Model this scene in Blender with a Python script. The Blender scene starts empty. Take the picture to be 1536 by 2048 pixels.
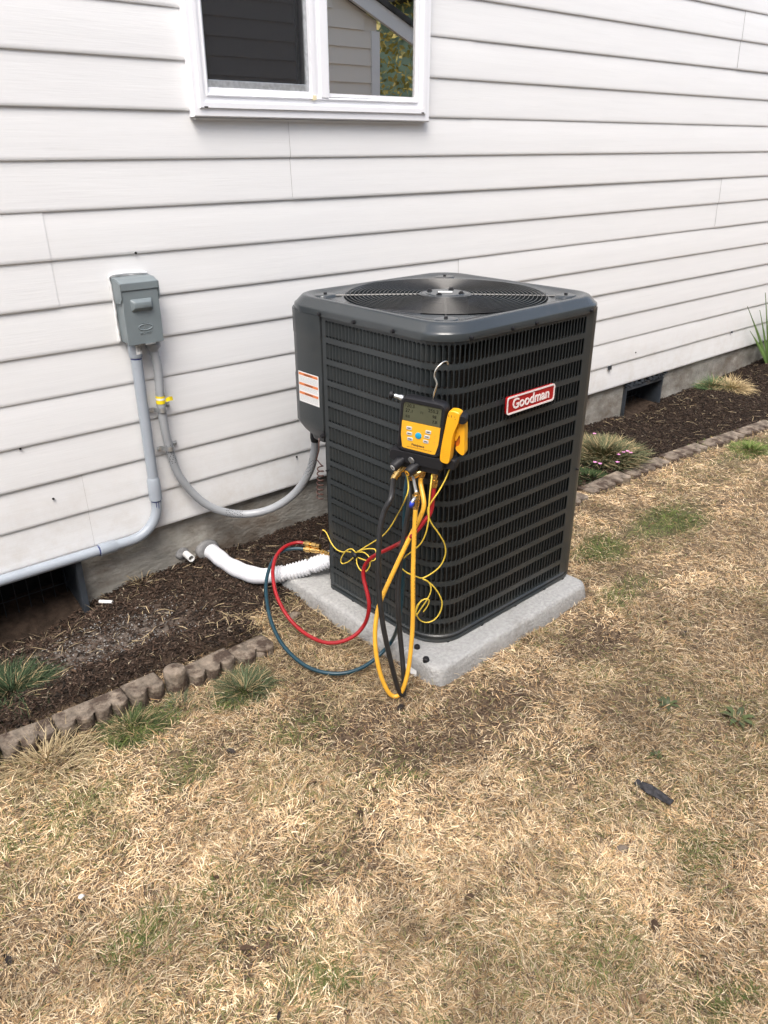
import bpy, math, random
import numpy as np
from mathutils import Vector, Matrix
random.seed(7); rng = np.random.default_rng(7)
scene = bpy.context.scene
R = math.radians

# ------------------------------------------------------------------ camera, sky, sun
cam_d = bpy.data.cameras.new("camera"); cam = bpy.data.objects.new("camera", cam_d)
scene.collection.objects.link(cam); scene.camera = cam
YAW, PITCH, ROLL, FPX = 0.696472368, -0.441726653, -0.00225298, 1547.76
_f = Vector((math.sin(YAW)*math.cos(PITCH), math.cos(YAW)*math.cos(PITCH), math.sin(PITCH)))
_r = Vector((math.cos(YAW), -math.sin(YAW), 0)); _u = _r.cross(_f)
_r2 = _r*math.cos(ROLL) + _u*math.sin(ROLL); _u2 = -_r*math.sin(ROLL) + _u*math.cos(ROLL)
M = Matrix((_r2, _u2, -_f)).transposed().to_4x4(); M.translation = Vector((0, -2.32038, 1.380196))
cam.matrix_world = M
cam_d.sensor_fit = 'VERTICAL'; cam_d.sensor_height = 36; cam_d.lens = FPX/2048*36
cam_d.clip_start = 0.05; cam_d.clip_end = 500

SUN_EL, SUN_AZ = R(58), R(226)      # azimuth of the sun seen from the scene, counter-clockwise from +x
world = bpy.data.worlds.new("World"); scene.world = world; world.use_nodes = True
nt = world.node_tree; nt.nodes.clear()
sky = nt.nodes.new('ShaderNodeTexSky'); sky.sky_type = 'NISHITA'; sky.sun_disc = False
sky.sun_elevation = SUN_EL; sky.sun_rotation = R(90) - SUN_AZ; sky.dust_density = 4; sky.air_density = 1.0
hsv = nt.nodes.new('ShaderNodeHueSaturation'); hsv.inputs['Saturation'].default_value = 0.78
bg = nt.nodes.new('ShaderNodeBackground'); bg.inputs[1].default_value = 0.15
wo = nt.nodes.new('ShaderNodeOutputWorld')
nt.links.new(sky.outputs[0], hsv.inputs['Color']); nt.links.new(hsv.outputs[0], bg.inputs[0]); nt.links.new(bg.outputs[0], wo.inputs[0])
sun_d = bpy.data.lights.new("sun", 'SUN'); sun_d.energy = 1.25; sun_d.angle = R(32); sun_d.color = (1, .965, .92)
sun = bpy.data.objects.new("sun", sun_d); scene.collection.objects.link(sun)
_sd = Vector((math.cos(SUN_AZ)*math.cos(SUN_EL), math.sin(SUN_AZ)*math.cos(SUN_EL), math.sin(SUN_EL)))
sun.rotation_euler = (-_sd).to_track_quat('-Z', 'Y').to_euler(); sun.location = (0, -5, 8)
scene.view_settings.view_transform = 'Standard'; scene.view_settings.look = 'None'
scene.view_settings.exposure = 1.12; scene.view_settings.gamma = 1
try: scene.view_settings.use_curve_mapping = False
except Exception: pass

# ------------------------------------------------------------------ materials
def mat(name, col, rough=.6, metal=0, var=0, vscale=8, bump=0, bscale=60, stretch=(1,1,1), coat=0, spec=.5, col2=None, wear=None, trans=0, attr=False, bdetail=4):
    m = bpy.data.materials.new(name); m.use_nodes = True; n = m.node_tree.nodes; l = m.node_tree.links
    b = n['Principled BSDF']; b.inputs['Roughness'].default_value = rough; b.inputs['Metallic'].default_value = metal
    b.inputs['Specular IOR Level'].default_value = spec; b.inputs['Coat Weight'].default_value = coat
    b.inputs['Base Color'].default_value = (*col, 1)
    tc = n.new('ShaderNodeTexCoord'); mp = n.new('ShaderNodeMapping'); mp.inputs['Scale'].default_value = stretch
    l.new(tc.outputs['Object'], mp.inputs['Vector'])
    src = None
    if attr:
        a = n.new('ShaderNodeAttribute'); a.attribute_name = 'Col'; src = a.outputs['Color']
    if var or col2:
        t = n.new('ShaderNodeTexNoise'); t.inputs['Scale'].default_value = vscale; t.inputs['Detail'].default_value = 6
        l.new(mp.outputs[0], t.inputs['Vector'])
        mr = n.new('ShaderNodeMapRange'); mr.inputs[1].default_value = .33; mr.inputs[2].default_value = .67
        l.new(t.outputs['Fac'], mr.inputs[0])
        mx = n.new('ShaderNodeMix'); mx.data_type = 'RGBA'
        c2 = col2 if col2 else tuple(min(1, c*(1+var)) for c in col); c1 = tuple(c*(1-var) for c in col)
        l.new(mr.outputs[0], mx.inputs[0])
        if attr:
            mx.blend_type = 'MULTIPLY'; mx.inputs[0].default_value = 1; m.node_tree.links.remove(mx.inputs[0].links[0])
            g = n.new('ShaderNodeMapRange'); g.inputs[3].default_value = 1-var; g.inputs[4].default_value = 1+var
            l.new(mr.outputs[0], g.inputs[0]); l.new(src, mx.inputs[6]); l.new(g.outputs[0], mx.inputs[7])
        else:
            mx.inputs[6].default_value = (*c1, 1); mx.inputs[7].default_value = (*c2, 1)
        src = mx.outputs[2]
    if wear:
        wc, wscale, lo, hi = wear
        t = n.new('ShaderNodeTexNoise'); t.inputs['Scale'].default_value = wscale; t.inputs['Detail'].default_value = 8; t.inputs['Roughness'].default_value = .65
        l.new(mp.outputs[0], t.inputs['Vector'])
        mr = n.new('ShaderNodeMapRange'); mr.inputs[1].default_value = lo; mr.inputs[2].default_value = hi
        l.new(t.outputs['Fac'], mr.inputs[0]); mx = n.new('ShaderNodeMix'); mx.data_type = 'RGBA'
        l.new(mr.outputs[0], mx.inputs[0]); mx.inputs[7].default_value = (*wc, 1)
        if src: l.new(src, mx.inputs[6])
        else: mx.inputs[6].default_value = (*col, 1)
        src = mx.outputs[2]
    if src: l.new(src, b.inputs['Base Color'])
    if bump:
        t = n.new('ShaderNodeTexNoise'); t.inputs['Scale'].default_value = bscale; t.inputs['Detail'].default_value = bdetail
        l.new(mp.outputs[0], t.inputs['Vector'])
        bp = n.new('ShaderNodeBump'); bp.inputs['Strength'].default_value = 1; bp.inputs['Distance'].default_value = bump
        l.new(t.outputs['Fac'], bp.inputs['Height']); l.new(bp.outputs[0], b.inputs['Normal'])
    if trans:
        b.inputs['Transmission Weight'].default_value = trans
    return m

def tuples(a): return [tuple(x) for x in a]
MT = {}
MT['siding'] = mat('vinyl_siding', (.73,.735,.735), rough=.42, var=.02, vscale=2.2, bump=.0004, bscale=9, stretch=(1.2,1,28), wear=((.58,.585,.57), 2.5, .62, .95), bdetail=5)
MT['sheath'] = mat('wall_core', (.25,.24,.22), rough=.9)
MT['vinyl'] = mat('white_vinyl', (.80,.81,.84), rough=.3, var=.01)
MT['vinyl_c'] = mat('cream_vinyl', (.75,.68,.45), rough=.5)
MT['concrete'] = mat('foundation_concrete', (.29,.28,.25), rough=.9, var=.32, vscale=7, bump=.004, bscale=55, wear=((.12,.09,.065), 5.2, .46, .70), stretch=(1,1,1.6))
MT['pad'] = mat('pad_concrete', (.34,.34,.33), rough=.8, var=.13, vscale=90, bump=.004, bscale=150, wear=((.19,.18,.16), 9, .60, .85))
MT['edging'] = mat('edging_concrete', (.21,.17,.13), rough=.95, var=.4, vscale=30, bump=.006, bscale=90, wear=((.06,.04,.028), 18, .46, .60))
MT['ventdark'] = mat('vent_metal', (.028,.034,.042), rough=.55, var=.4, vscale=9, wear=((.09,.075,.06), 11, .55, .75))
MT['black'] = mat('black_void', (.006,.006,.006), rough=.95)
MT['gray_paint'] = mat('disconnect_paint', (.165,.195,.205), rough=.42, var=.05, vscale=20, bump=.0002, bscale=300)
MT['pvc'] = mat('gray_pvc', (.31,.345,.385), rough=.4, var=.06, vscale=9, wear=((.19,.19,.19), 14, .62, .8))
MT['pvcdark'] = mat('gray_flexible_jacket', (.30,.315,.33), rough=.3, var=.07, vscale=12)
MT['glue'] = mat('blue_primer', (.012,.018,.12), rough=.3)
MT['galv'] = mat('galvanised', (.55,.57,.58), rough=.35, metal=.8, var=.15, vscale=80)
MT['steel'] = mat('steel', (.72,.68,.6), rough=.2, metal=1)
MT['brass'] = mat('brass', (.74,.48,.17), rough=.25, metal=1, var=.25, vscale=70, bump=.0004, bscale=200)
MT['ac'] = mat('dark_gray_enamel', (.025,.030,.032), rough=.34, var=.08, vscale=6, bump=.0003, bscale=220, wear=((.05,.05,.046), 9, .6, .85), spec=.5)
MT['accap'] = mat('cap_enamel', (.033,.039,.042), rough=.2, var=.1, vscale=4, bump=.0003, bscale=160, wear=((.07,.066,.06), 7, .58, .85), spec=.6)
MT['coil'] = mat('aluminium_coil', (.07,.062,.055), rough=.4, metal=.7, var=.5, vscale=1, stretch=(12,12,330))
MT['wire'] = mat('guard_wire', (.022,.022,.021), rough=.3, spec=.5)
MT['fan'] = mat('fan_blade', (.012,.015,.022), rough=.2, spec=.6)
MT['blackplastic'] = mat('black_plastic', (.012,.012,.014), rough=.5, spec=.3, bump=.0002, bscale=400)
MT['rubber'] = mat('black_rubber_hose', (.017,.017,.018), rough=.42, var=.25, vscale=30)
MT['red_hose'] = mat('red_hose', (.30,.010,.014), rough=.33, var=.12, vscale=20)
MT['teal_hose'] = mat('teal_hose', (.008,.040,.058), rough=.33, var=.12, vscale=20)
MT['yellow_hose'] = mat('yellow_hose', (.76,.40,.04), rough=.36, var=.06, vscale=30)
MT['yellow_cord'] = mat('yellow_cord', (.72,.52,.06), rough=.45)
MT['yellow_plastic'] = mat('yellow_plastic', (.80,.38,.012), rough=.38, var=.03, vscale=30)
MT['orange_plastic'] = mat('orange_plastic', (.50,.12,.008), rough=.4)
MT['keypad'] = mat('yellow_keypad', (.80,.40,.02), rough=.5)
MT['lcd'] = mat('olive_display', (.075,.08,.05), rough=.12, var=.06, vscale=40, coat=.3)
MT['lcdink'] = mat('display_segments', (.010,.012,.008), rough=.2)
MT['ink'] = mat('black_print', (.02,.018,.02), rough=.6)
MT['button'] = mat('gray_button', (.50,.50,.48), rough=.5)
MT['bluebutton'] = mat('blue_button', (.01,.32,.52), rough=.3)
MT['badge'] = mat('red_badge', (.36,.006,.008), rough=.28)
MT['badgew'] = mat('badge_white', (.78,.70,.68), rough=.35)
MT['paper'] = mat('label_paper', (.74,.74,.72), rough=.55)
MT['orangeprint'] = mat('orange_print', (.68,.20,.06), rough=.55)
MT['grayprint'] = mat('gray_print', (.42,.43,.44), rough=.6)
MT['whitewrap'] = mat('white_wrap', (.72,.73,.76), rough=.38, var=.04, vscale=20, bump=.0012, bscale=40, wear=((.35,.30,.25), 12, .68, .8))
MT['whitepvc'] = mat('white_pvc', (.74,.74,.72), rough=.4, wear=((.4,.36,.3), 20, .6, .8))
MT['sealant'] = mat('gray_duct_seal', (.20,.20,.20), rough=.8, var=.3, vscale=30, bump=.004, bscale=50)
MT['caulk'] = mat('caulk_bead', (.66,.66,.64), rough=.6, bump=.002, bscale=40, var=.08, vscale=40)
MT['copper'] = mat('brown_wire', (.07,.03,.022), rough=.35)
MT['bluegrip'] = mat('blue_grip', (.02,.05,.45), rough=.35)
MT['yellow_tag'] = mat('yellow_tag', (.80,.62,.01), rough=.45)
MT['bark'] = mat('bark', (.038,.036,.038), rough=.9, var=.6, vscale=70, bump=.006, bscale=60)
MT['leafmat'] = mat('green_leaf', (.09,.16,.045), rough=.5, attr=True, var=.12, vscale=20)
MT['blade'] = mat('grass_blade', (.4,.3,.17), rough=.75, attr=True, spec=.2)
MT['chips'] = mat('mulch_chip', (.05,.03,.02), rough=.9, attr=True, spec=.25)
MT['ground'] = mat('soil', (.1,.07,.05), rough=.95, attr=True, var=.35, vscale=40, bump=.006, bscale=70, spec=.2)
MT['petal'] = mat('pink_petal', (.66,.27,.52), rough=.6)
MT['stonebit'] = mat('pale_grit', (.33,.31,.28), rough=.9, attr=True)
MT['roof'] = mat('roof_shingle', (.06,.058,.055), rough=.95, var=.3, vscale=9)
MT['nsiding'] = mat('neighbour_siding', (.76,.69,.60), rough=.6)
MT['ntrim'] = mat('neighbour_trim', (.78,.76,.74), rough=.6)
MT['greenwall'] = mat('green_siding', (.22,.34,.27), rough=.7)
MT['trunk'] = mat('tree_bark', (.10,.075,.05), rough=.95, bump=.01, bscale=20)
MT['room'] = mat('room_wall', (.10,.10,.10), rough=.9)
MT['blind'] = mat('blind', (.45,.42,.36), rough=.8)
MT['blind2'] = mat('sill_board', (.36,.33,.26), rough=.8)

def glass_mat():
    m = bpy.data.materials.new('window_glass'); m.use_nodes = True; n = m.node_tree.nodes; l = m.node_tree.links
    n.clear(); o = n.new('ShaderNodeOutputMaterial'); mx = n.new('ShaderNodeMixShader')
    t = n.new('ShaderNodeBsdfTransparent'); t.inputs[0].default_value = (.75,.8,.78,1)
    g = n.new('ShaderNodeBsdfGlossy'); g.inputs['Roughness'].default_value = 0.0; g.inputs[0].default_value = (.97,.96,.93,1)
    fr = n.new('ShaderNodeFresnel'); fr.inputs[0].default_value = 6.5
    l.new(fr.outputs[0], mx.inputs[0]); l.new(t.outputs[0], mx.inputs[1]); l.new(g.outputs[0], mx.inputs[2]); l.new(mx.outputs[0], o.inputs[0])
    return m
MT['glass'] = glass_mat()
def soil_splash(m, z0, z1, col, amt):
    """dried soil thrown up on the lowest courses"""
    n = m.node_tree.nodes; l = m.node_tree.links; b = n['Principled BSDF']; src = b.inputs['Base Color'].links[0].from_socket
    g = n.new('ShaderNodeNewGeometry'); s = n.new('ShaderNodeSeparateXYZ'); l.new(g.outputs['Position'], s.inputs[0])
    r = n.new('ShaderNodeMapRange'); r.inputs[1].default_value = z0; r.inputs[2].default_value = z1; r.inputs[3].default_value = 1; r.inputs[4].default_value = 0; l.new(s.outputs['Z'], r.inputs[0])
    t = n.new('ShaderNodeTexNoise'); t.inputs['Scale'].default_value = 7; t.inputs['Detail'].default_value = 9; t.inputs['Roughness'].default_value = .75; l.new(g.outputs['Position'], t.inputs['Vector'])
    q = n.new('ShaderNodeMapRange'); q.inputs[1].default_value = .46; q.inputs[2].default_value = .72; l.new(t.outputs['Fac'], q.inputs[0])
    u = n.new('ShaderNodeMath'); u.operation = 'MULTIPLY'; l.new(r.outputs[0], u.inputs[0]); l.new(q.outputs[0], u.inputs[1])
    v = n.new('ShaderNodeMath'); v.operation = 'MULTIPLY'; v.inputs[1].default_value = amt; l.new(u.outputs[0], v.inputs[0])
    x = n.new('ShaderNodeMix'); x.data_type = 'RGBA'; l.new(v.outputs[0], x.inputs[0]); l.new(src, x.inputs[6]); x.inputs[7].default_value = (*col, 1); l.new(x.outputs[2], b.inputs['Base Color'])
soil_splash(MT['siding'], .20, .55, (.46,.40,.32), .45)
soil_splash(MT['concrete'], -.02, .20, (.085,.06,.04), .9)
soil_splash(MT['pad'], -.01, .05, (.13,.10,.07), .8)
soil_splash(MT['ac'], .05, .45, (.10,.085,.065), .45)
def screen_mat():
    m = bpy.data.materials.new('insect_screen'); m.use_nodes = True; n = m.node_tree.nodes; l = m.node_tree.links
    n.clear(); o = n.new('ShaderNodeOutputMaterial'); mx = n.new('ShaderNodeMixShader'); mx.inputs[0].default_value = .66
    t = n.new('ShaderNodeBsdfTransparent'); d = n.new('ShaderNodeBsdfDiffuse'); d.inputs[0].default_value = (.018,.019,.022,1)
    l.new(t.outputs[0], mx.inputs[1]); l.new(d.outputs[0], mx.inputs[2]); l.new(mx.outputs[0], o.inputs[0])
    return m
MT['screen'] = screen_mat()

# ------------------------------------------------------------------ object helpers
def wloc(o):
    v = Vector((0,0,0))
    while o is not None: v = v + o.location; o = o.parent
    return v
def mk(name, V, Fc, m, parent=None, origin=None, smooth=False, cols=None):
    """one mesh object from world coordinates"""
    V = np.asarray(V, dtype=float).reshape(-1,3)
    base = Vector(origin) if (origin is not None and parent is None) else Vector((0,0,0))
    off = wloc(parent) if parent is not None else base
    me = bpy.data.meshes.new(name); me.from_pydata((V-np.array(off)).tolist(), [], [tuple(f) for f in Fc]); me.update()
    if isinstance(m, (list,tuple)):
        for x in m: me.materials.append(MT[x])
    else: me.materials.append(MT[m])
    if cols is not None: setcol(me, cols)
    if smooth: me.shade_smooth()
    o = bpy.data.objects.new(name, me); scene.collection.objects.link(o)
    if parent is not None: o.parent = parent
    else: o.location = base
    if smooth == 'auto':
        me.shade_smooth()
        for e in []: pass
        try: me.set_sharp_from_angle(angle=R(38))
        except Exception: pass
    return o
def setcol(me, cols):
    ca = me.color_attributes.new('Col', 'FLOAT_COLOR', 'POINT')
    a = np.ones((len(me.vertices),4), dtype=np.float32); a[:,:3] = cols; ca.data.foreach_set('color', a.ravel())
def thing(name, label, cat, loc, group=None, kind=None):
    o = bpy.data.objects.new(name, None); scene.collection.objects.link(o); o.location = loc
    return tag(o, label, cat, group, kind)
def tag(o, label=None, cat=None, group=None, kind=None):
    if label: o['label'] = label
    if cat: o['category'] = cat
    if group: o['group'] = group
    if kind: o['kind'] = kind
    return o
class MB:
    def __init__(s): s.v = []; s.f = []
    def add(s, V, Fc):
        n = len(s.v); s.v.extend([tuple(x) for x in V]); s.f.extend([tuple(i+n for i in f) for f in Fc]); return s
    def box(s, a, b, fr=None):
        (x0,y0,z0),(x1,y1,z1) = a,b
        V = [(x0,y0,z0),(x1,y0,z0),(x1,y1,z0),(x0,y1,z0),(x0,y0,z1),(x1,y0,z1),(x1,y1,z1),(x0,y1,z1)]
        if fr: V = [fr(*p) for p in V]
        return s.add(V, [(0,3,2,1),(4,5,6,7),(0,1,5,4),(1,2,6,5),(2,3,7,6),(3,0,4,7)])
    def go(s, name, m, parent=None, **k): return mk(name, s.v, s.f, m, parent, **k)
def bevel(o, w=.003, seg=2):
    md = o.modifiers.new('bevel','BEVEL'); md.width = w; md.segments = seg; md.limit_method = 'ANGLE'; md.angle_limit = R(40); return o
def spline(P, step=.01, closed=False):
    P = [Vector(p) for p in P]; out = []
    n = len(P)
    for i in range(n-1):
        p0 = P[i-1] if i>0 else P[0]*2-P[1]; p1 = P[i]; p2 = P[i+1]; p3 = P[i+2] if i+2<n else P[-1]*2-P[-2]
        d = (p2-p1).length; k = max(2, int(d/step))
        for j in range(k):
            t = j/k
            # centripetal-like Catmull-Rom (uniform, tension .5)
            out.append(.5*((2*p1)+(p2-p0)*t+(2*p0-5*p1+4*p2-p3)*t*t+(3*p1-p0-3*p2+p3)*t**3))
    out.append(P[-1]); return out
def tube(P, r, seg=10, caps=True):
    """tube along P; r a number or function of (arc length, total)"""
    P = [Vector(p) for p in P]; V = []; Fc = []
    L = [0]
    for i in range(1,len(P)): L.append(L[-1]+(P[i]-P[i-1]).length)
    t0 = (P[1]-P[0]).normalized(); a = Vector((0,0,1)) if abs(t0.z)<.9 else Vector((1,0,0)); nrm = t0.cross(a).normalized()
    for i,p in enumerate(P):
        t = (P[min(i+1,len(P)-1)]-P[max(i-1,0)])
        t = t.normalized() if t.length>1e-9 else t0
        nrm = (nrm - t*nrm.dot(t)).normalized(); b = t.cross(nrm)
        rr = r(L[i],L[-1]) if callable(r) else r
        for k in range(seg):
            th = 2*math.pi*k/seg; V.append(p + nrm*(rr*math.cos(th)) + b*(rr*math.sin(th)))
    for i in range(len(P)-1):
        for k in range(seg):
            k2 = (k+1)%seg; Fc.append((i*seg+k, i*seg+k2, (i+1)*seg+k2, (i+1)*seg+k))
    if caps: Fc.append(tuple(range(seg))[::-1]); Fc.append(tuple((len(P)-1)*seg+k for k in range(seg)))
    return V, Fc
def rod(a, b, r, seg=12, r2=None):
    a, b = Vector(a), Vector(b)
    if r2 is None: return tube([a,b], r, seg)
    return tube([a,b], lambda s,L: r + (r2-r)*(s/L), seg)
def turned(a, b, prof, seg=16):
    """prof: list of (t 0..1, radius) along a->b, sharp steps allowed"""
    a, b = Vector(a), Vector(b); d = (b-a); t = d.normalized(); x = Vector((0,0,1)) if abs(t.z)<.9 else Vector((1,0,0))
    n = t.cross(x).normalized(); bb = t.cross(n); V = []; Fc = []
    for (s,r) in prof:
        for k in range(seg):
            th = 2*math.pi*(k+.5)/seg; V.append(a+d*s+n*(r*math.cos(th))+bb*(r*math.sin(th)))
    for i in range(len(prof)-1):
        for k in range(seg):
            k2 = (k+1)%seg; Fc.append((i*seg+k, i*seg+k2, (i+1)*seg+k2, (i+1)*seg+k))
    Fc.append(tuple(range(seg))[::-1]); Fc.append(tuple((len(prof)-1)*seg+k for k in range(seg)))
    return V, Fc
def text_mesh(s, size, ext=.0005, bold=0, shear=0, align='CENTER', sx=1.0):
    cu = bpy.data.curves.new('lettering','FONT'); cu.body = s; cu.size = size; cu.extrude = ext; cu.offset = bold; cu.shear = shear
    cu.align_x = align; cu.align_y = 'CENTER'; cu.resolution_u = 4
    ob = bpy.data.objects.new('lettering', cu); scene.collection.objects.link(ob)
    dg = bpy.context.evaluated_depsgraph_get(); me = bpy.data.meshes.new_from_object(ob.evaluated_get(dg))
    V = [(v.co.x*sx, v.co.y, v.co.z) for v in me.vertices]; Fc = [tuple(p.vertices) for p in me.polygons]
    bpy.data.objects.remove(ob); bpy.data.curves.remove(cu); bpy.data.meshes.remove(me)
    return V, Fc
def frame(o, rx, up, nn):
    o, rx, up, nn = map(Vector, (o, rx, up, nn))
    return lambda x,y,z: o + rx*x + up*y + nn*z
def put(V, fr): return [fr(*p) for p in V]
def rrect(w, h, r, k=5, cx=0, cy=0):
    out = []
    for sx,sy,a0 in ((1,1,0),(-1,1,90),(-1,-1,180),(1,-1,270)):
        for i in range(k+1):
            a = R(a0+90*i/k); out.append((cx+sx*(w/2-r)+r*math.cos(a), cy+sy*(h/2-r)+r*math.sin(a)))
    return out
def loft(rings, cap0=True, cap1=True):
    n = len(rings[0]); V = [p for r in rings for p in r]; Fc = []
    for i in range(len(rings)-1):
        for k in range(n):
            k2 = (k+1)%n; Fc.append((i*n+k, i*n+k2, (i+1)*n+k2, (i+1)*n+k))
    if cap0: Fc.append(tuple(range(n))[::-1])
    if cap1: Fc.append(tuple((len(rings)-1)*n+k for k in range(n)))
    return V, Fc
def slab(fr, w, h, d, r=.004, bev=.0015, cx=0, cy=0, k=4):
    """rounded plate in a frame, from z=0 to z=d with an eased front edge"""
    o = rrect(w,h,r,k,cx,cy); i = rrect(w-2*bev,h-2*bev,max(r-bev,.0003),k,cx,cy)
    return loft([[fr(x,y,0) for x,y in o],[fr(x,y,d-bev) for x,y in o],[fr(x,y,d) for x,y in i]])
_perm = rng.random((256,256))
def vnoise(x, y):
    xi = np.floor(x).astype(int); yi = np.floor(y).astype(int); fx = x-xi; fy = y-yi
    fx = fx*fx*(3-2*fx); fy = fy*fy*(3-2*fy)
    g = lambda a,b: _perm[a%256, b%256]
    return (g(xi,yi)*(1-fx)+g(xi+1,yi)*fx)*(1-fy)+(g(xi,yi+1)*(1-fx)+g(xi+1,yi+1)*fx)*fy
def fbm(x, y, s, o=4):
    v = 0; a = .5; t = 0
    x = np.asarray(x, float); y = np.asarray(y, float)
    for i in range(o):
        v = v + a*vnoise(x*s+17.3*i+40, y*s+9.1*i+40); t += a; a *= .5; s *= 2.03
    return v/t
def sstep(a, b, x): t = np.clip((x-a)/(b-a), 0, 1); return t*t*(3-2*t)

# ------------------------------------------------------------------ ground
CX, CY, AY = 1.31, -.988, .042
EX = Vector((math.cos(AY), math.sin(AY), 0)); EY = Vector((-math.sin(AY), math.cos(AY), 0))
def A(x, y, z): return Vector((CX,CY,0)) + EX*x + EY*y + Vector((0,0,z))
def ac_local(x, y):
    dx, dy = x-CX, y-CY
    return dx*EX.x+dy*EX.y, dx*EY.x+dy*EY.y
def curb_y(x): return -.545 + .02*np.sin(np.asarray(x)*1.3)*0 - .03*sstep(.6,1.0,x) + .06*sstep(2.0,2.6,x) - .075*sstep(3.2,4.4,x)
def bedmask(x, y):
    """1 in the planting bed, 0 in the lawn"""
    b = sstep(-.015, .02, np.asarray(y)-(curb_y(x)+.03))
    pad = sstep(.95,1.05,x)*(1-sstep(1.22,1.35,x))*(1-sstep(-.50,-.35,y))
    return np.clip(b*(1-pad), 0, 1)
def ground_z(x, y):
    x = np.asarray(x,float); y = np.asarray(y,float)
    z = .022*(fbm(x,y,3.1)-.5) + .016*(fbm(x,y,14)-.5) + .010*(fbm(x,y,45,2)-.5)
    b = bedmask(x,y)
    z = z + b*(.012 + .012*sstep(-.35,0,y)) + b*.05*np.exp(-((x-4.25)/.33)**2-((y+.22)/.18)**2) + b*.05*sstep(4.6,5.4,x)*sstep(-.4,-.05,y)
    z = z + b*.040*np.exp(-((y-(curb_y(x)+.10))/.075)**2)*(1-sstep(.9,1.05,x))
    z = z - b*.085*np.exp(-((x-.46)/.20)**2-((y+.0)/.12)**2)          # scooped out under the left vent
    z = z - b*.05*np.exp(-((x-3.83)/.16)**2-((y-.0)/.09)**2)
    lx, ly = ac_local(x,y)
    inside = (lx>-.05)*(lx<.72)*(ly>-.06)*(ly<.72)
    z = np.where(inside, np.minimum(z, -.004), z)
    far = sstep(5, 12, np.hypot(x-1.5,y+1.5)); return z*(1-far)
PATCH = [  # green patches x, y, radius x, radius y, strength
]
for p_, rx_, ry_, s_ in [((0.8068,-0.7263,-0.0000),.10,.05,1),((0.5459,-0.6823,-0.0000),.10,.06,1),((2.6980,-0.8793,-0.0000),.24,.13,1),((2.2796,-0.8650,-0.0000),.16,.09,1),((3.7226,-0.5030,-0.0000),.35,.05,.8),
        ((3.7391,-0.7082,-0.0000),.3,.10,.7),((0.4955,-1.5422,-0.0000),.10,.06,.35),((1.0331,-2.0535,-0.0000),.08,.03,.6),((0.5450,-0.9377,-0.0000),.10,.07,.4),((0.2792,-0.8741,-0.0000),.14,.06,.35),((0.4609,-1.2959,-0.0000),.16,.10,.2),((0.2928,-1.2413,-0.0000),.09,.05,.5),
        ((1.3116,-1.8504,-0.0000),.10,.06,.35),((0.9221,-1.8243,-0.0000),.12,.08,.15),((0.8905,-0.9467,-0.0000),.12,.08,.45),((2.1152,-1.1072,-0.0000),.18,.07,.5),((0.9322,-1.2635,-0.0000),.12,.06,.3)]:
    PATCH.append((p_[0],p_[1],rx_,ry_,s_))
BARE = [(p_[0],p_[1],rx_,ry_,s_) for p_,rx_,ry_,s_ in [((1.1616,-1.2006,-0.0000),.36,.14,.68),((0.9379,-0.8790,-0.0000),.26,.12,.55),((1.0694,-1.4613,-0.0000),.22,.12,.35),((1.7644,-1.2008,-0.0000),.22,.07,.75),((0.7146,-1.3483,-0.0000),.20,.10,.45),((1.1843,-0.5273,-0.0000),.14,.22,.95),((1.3569,-1.4871,-0.0000),.15,.07,.3),((0.5002,-1.4016,-0.0000),.13,.07,.5),((1.3383,-1.2163,-0.0000),.10,.06,.8),((1.0150,-1.0253,0.0000),.16,.09,.85),((0.9488,-0.7116,-0.0000),.16,.08,.7)]]
def blobs(x, y, L):
    o = 0*np.asarray(x,float)
    wx = .06*(fbm(x,y,7,3)-.5); wy = .06*(fbm(y,x,7,3)-.5)
    for (cx,cy,rx,ry,s) in L:
        d = np.sqrt(((x+wx*2-cx)/rx)**2+((y+wy*2-cy)/ry)**2); o = np.maximum(o, s*(1-sstep(.45,1.25,d)))
    return o
def axis(a, b, step, far):
    m = list(np.arange(a, b+1e-6, step)); lo = []; hi = []; d = step; x = a
    while x > -far: d *= 1.35; x -= d; lo.append(x)
    d = step; x = b
    while x < far: d *= 1.35; x += d; hi.append(x)
    return np.array(lo[::-1]+m+hi)
gx = axis(-1.6, 5.9, .022, 90); gy = axis(-2.3, .32, .02, 90)
GX, GY = np.meshgrid(gx, gy); n1, n2 = len(gx), len(gy)
gxf, gyf = GX.ravel(), GY.ravel(); gzf = ground_z(gxf, gyf)
bm_ = bedmask(gxf,gyf)[:,None]; green_ = blobs(gxf,gyf,PATCH)[:,None]; bare_ = blobs(gxf,gyf,BARE)[:,None]
nz = fbm(gxf,gyf,9)[:,None]
lawncol = np.array([.150,.108,.068])*(.6+.8*nz)
lawncol = lawncol*(1-.6*bare_) + np.array([.075,.05,.035])*.6*bare_
lawncol = lawncol*(1-.7*green_) + np.array([.06,.08,.03])*.7*green_
bedcol = np.array([.042,.029,.021])*(.5+1.0*nz)
dry = (sstep(.18,.45,gxf)*(1-sstep(.75,.95,gxf))*sstep(-.42,-.36,gyf)*(1-sstep(-.22,-.15,gyf)))[:,None]
bedcol = bedcol + dry*np.array([.075,.066,.058])
col_ = lawncol*(1-bm_) + bedcol*bm_
faces = [(j*n1+i, j*n1+i+1, (j+1)*n1+i+1, (j+1)*n1+i) for j in range(n2-1) for i in range(n1-1)]
ground = mk('ground', np.stack([gxf,gyf,gzf],1), faces, 'ground', smooth=True, cols=col_)
tag(ground, kind='structure')

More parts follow.
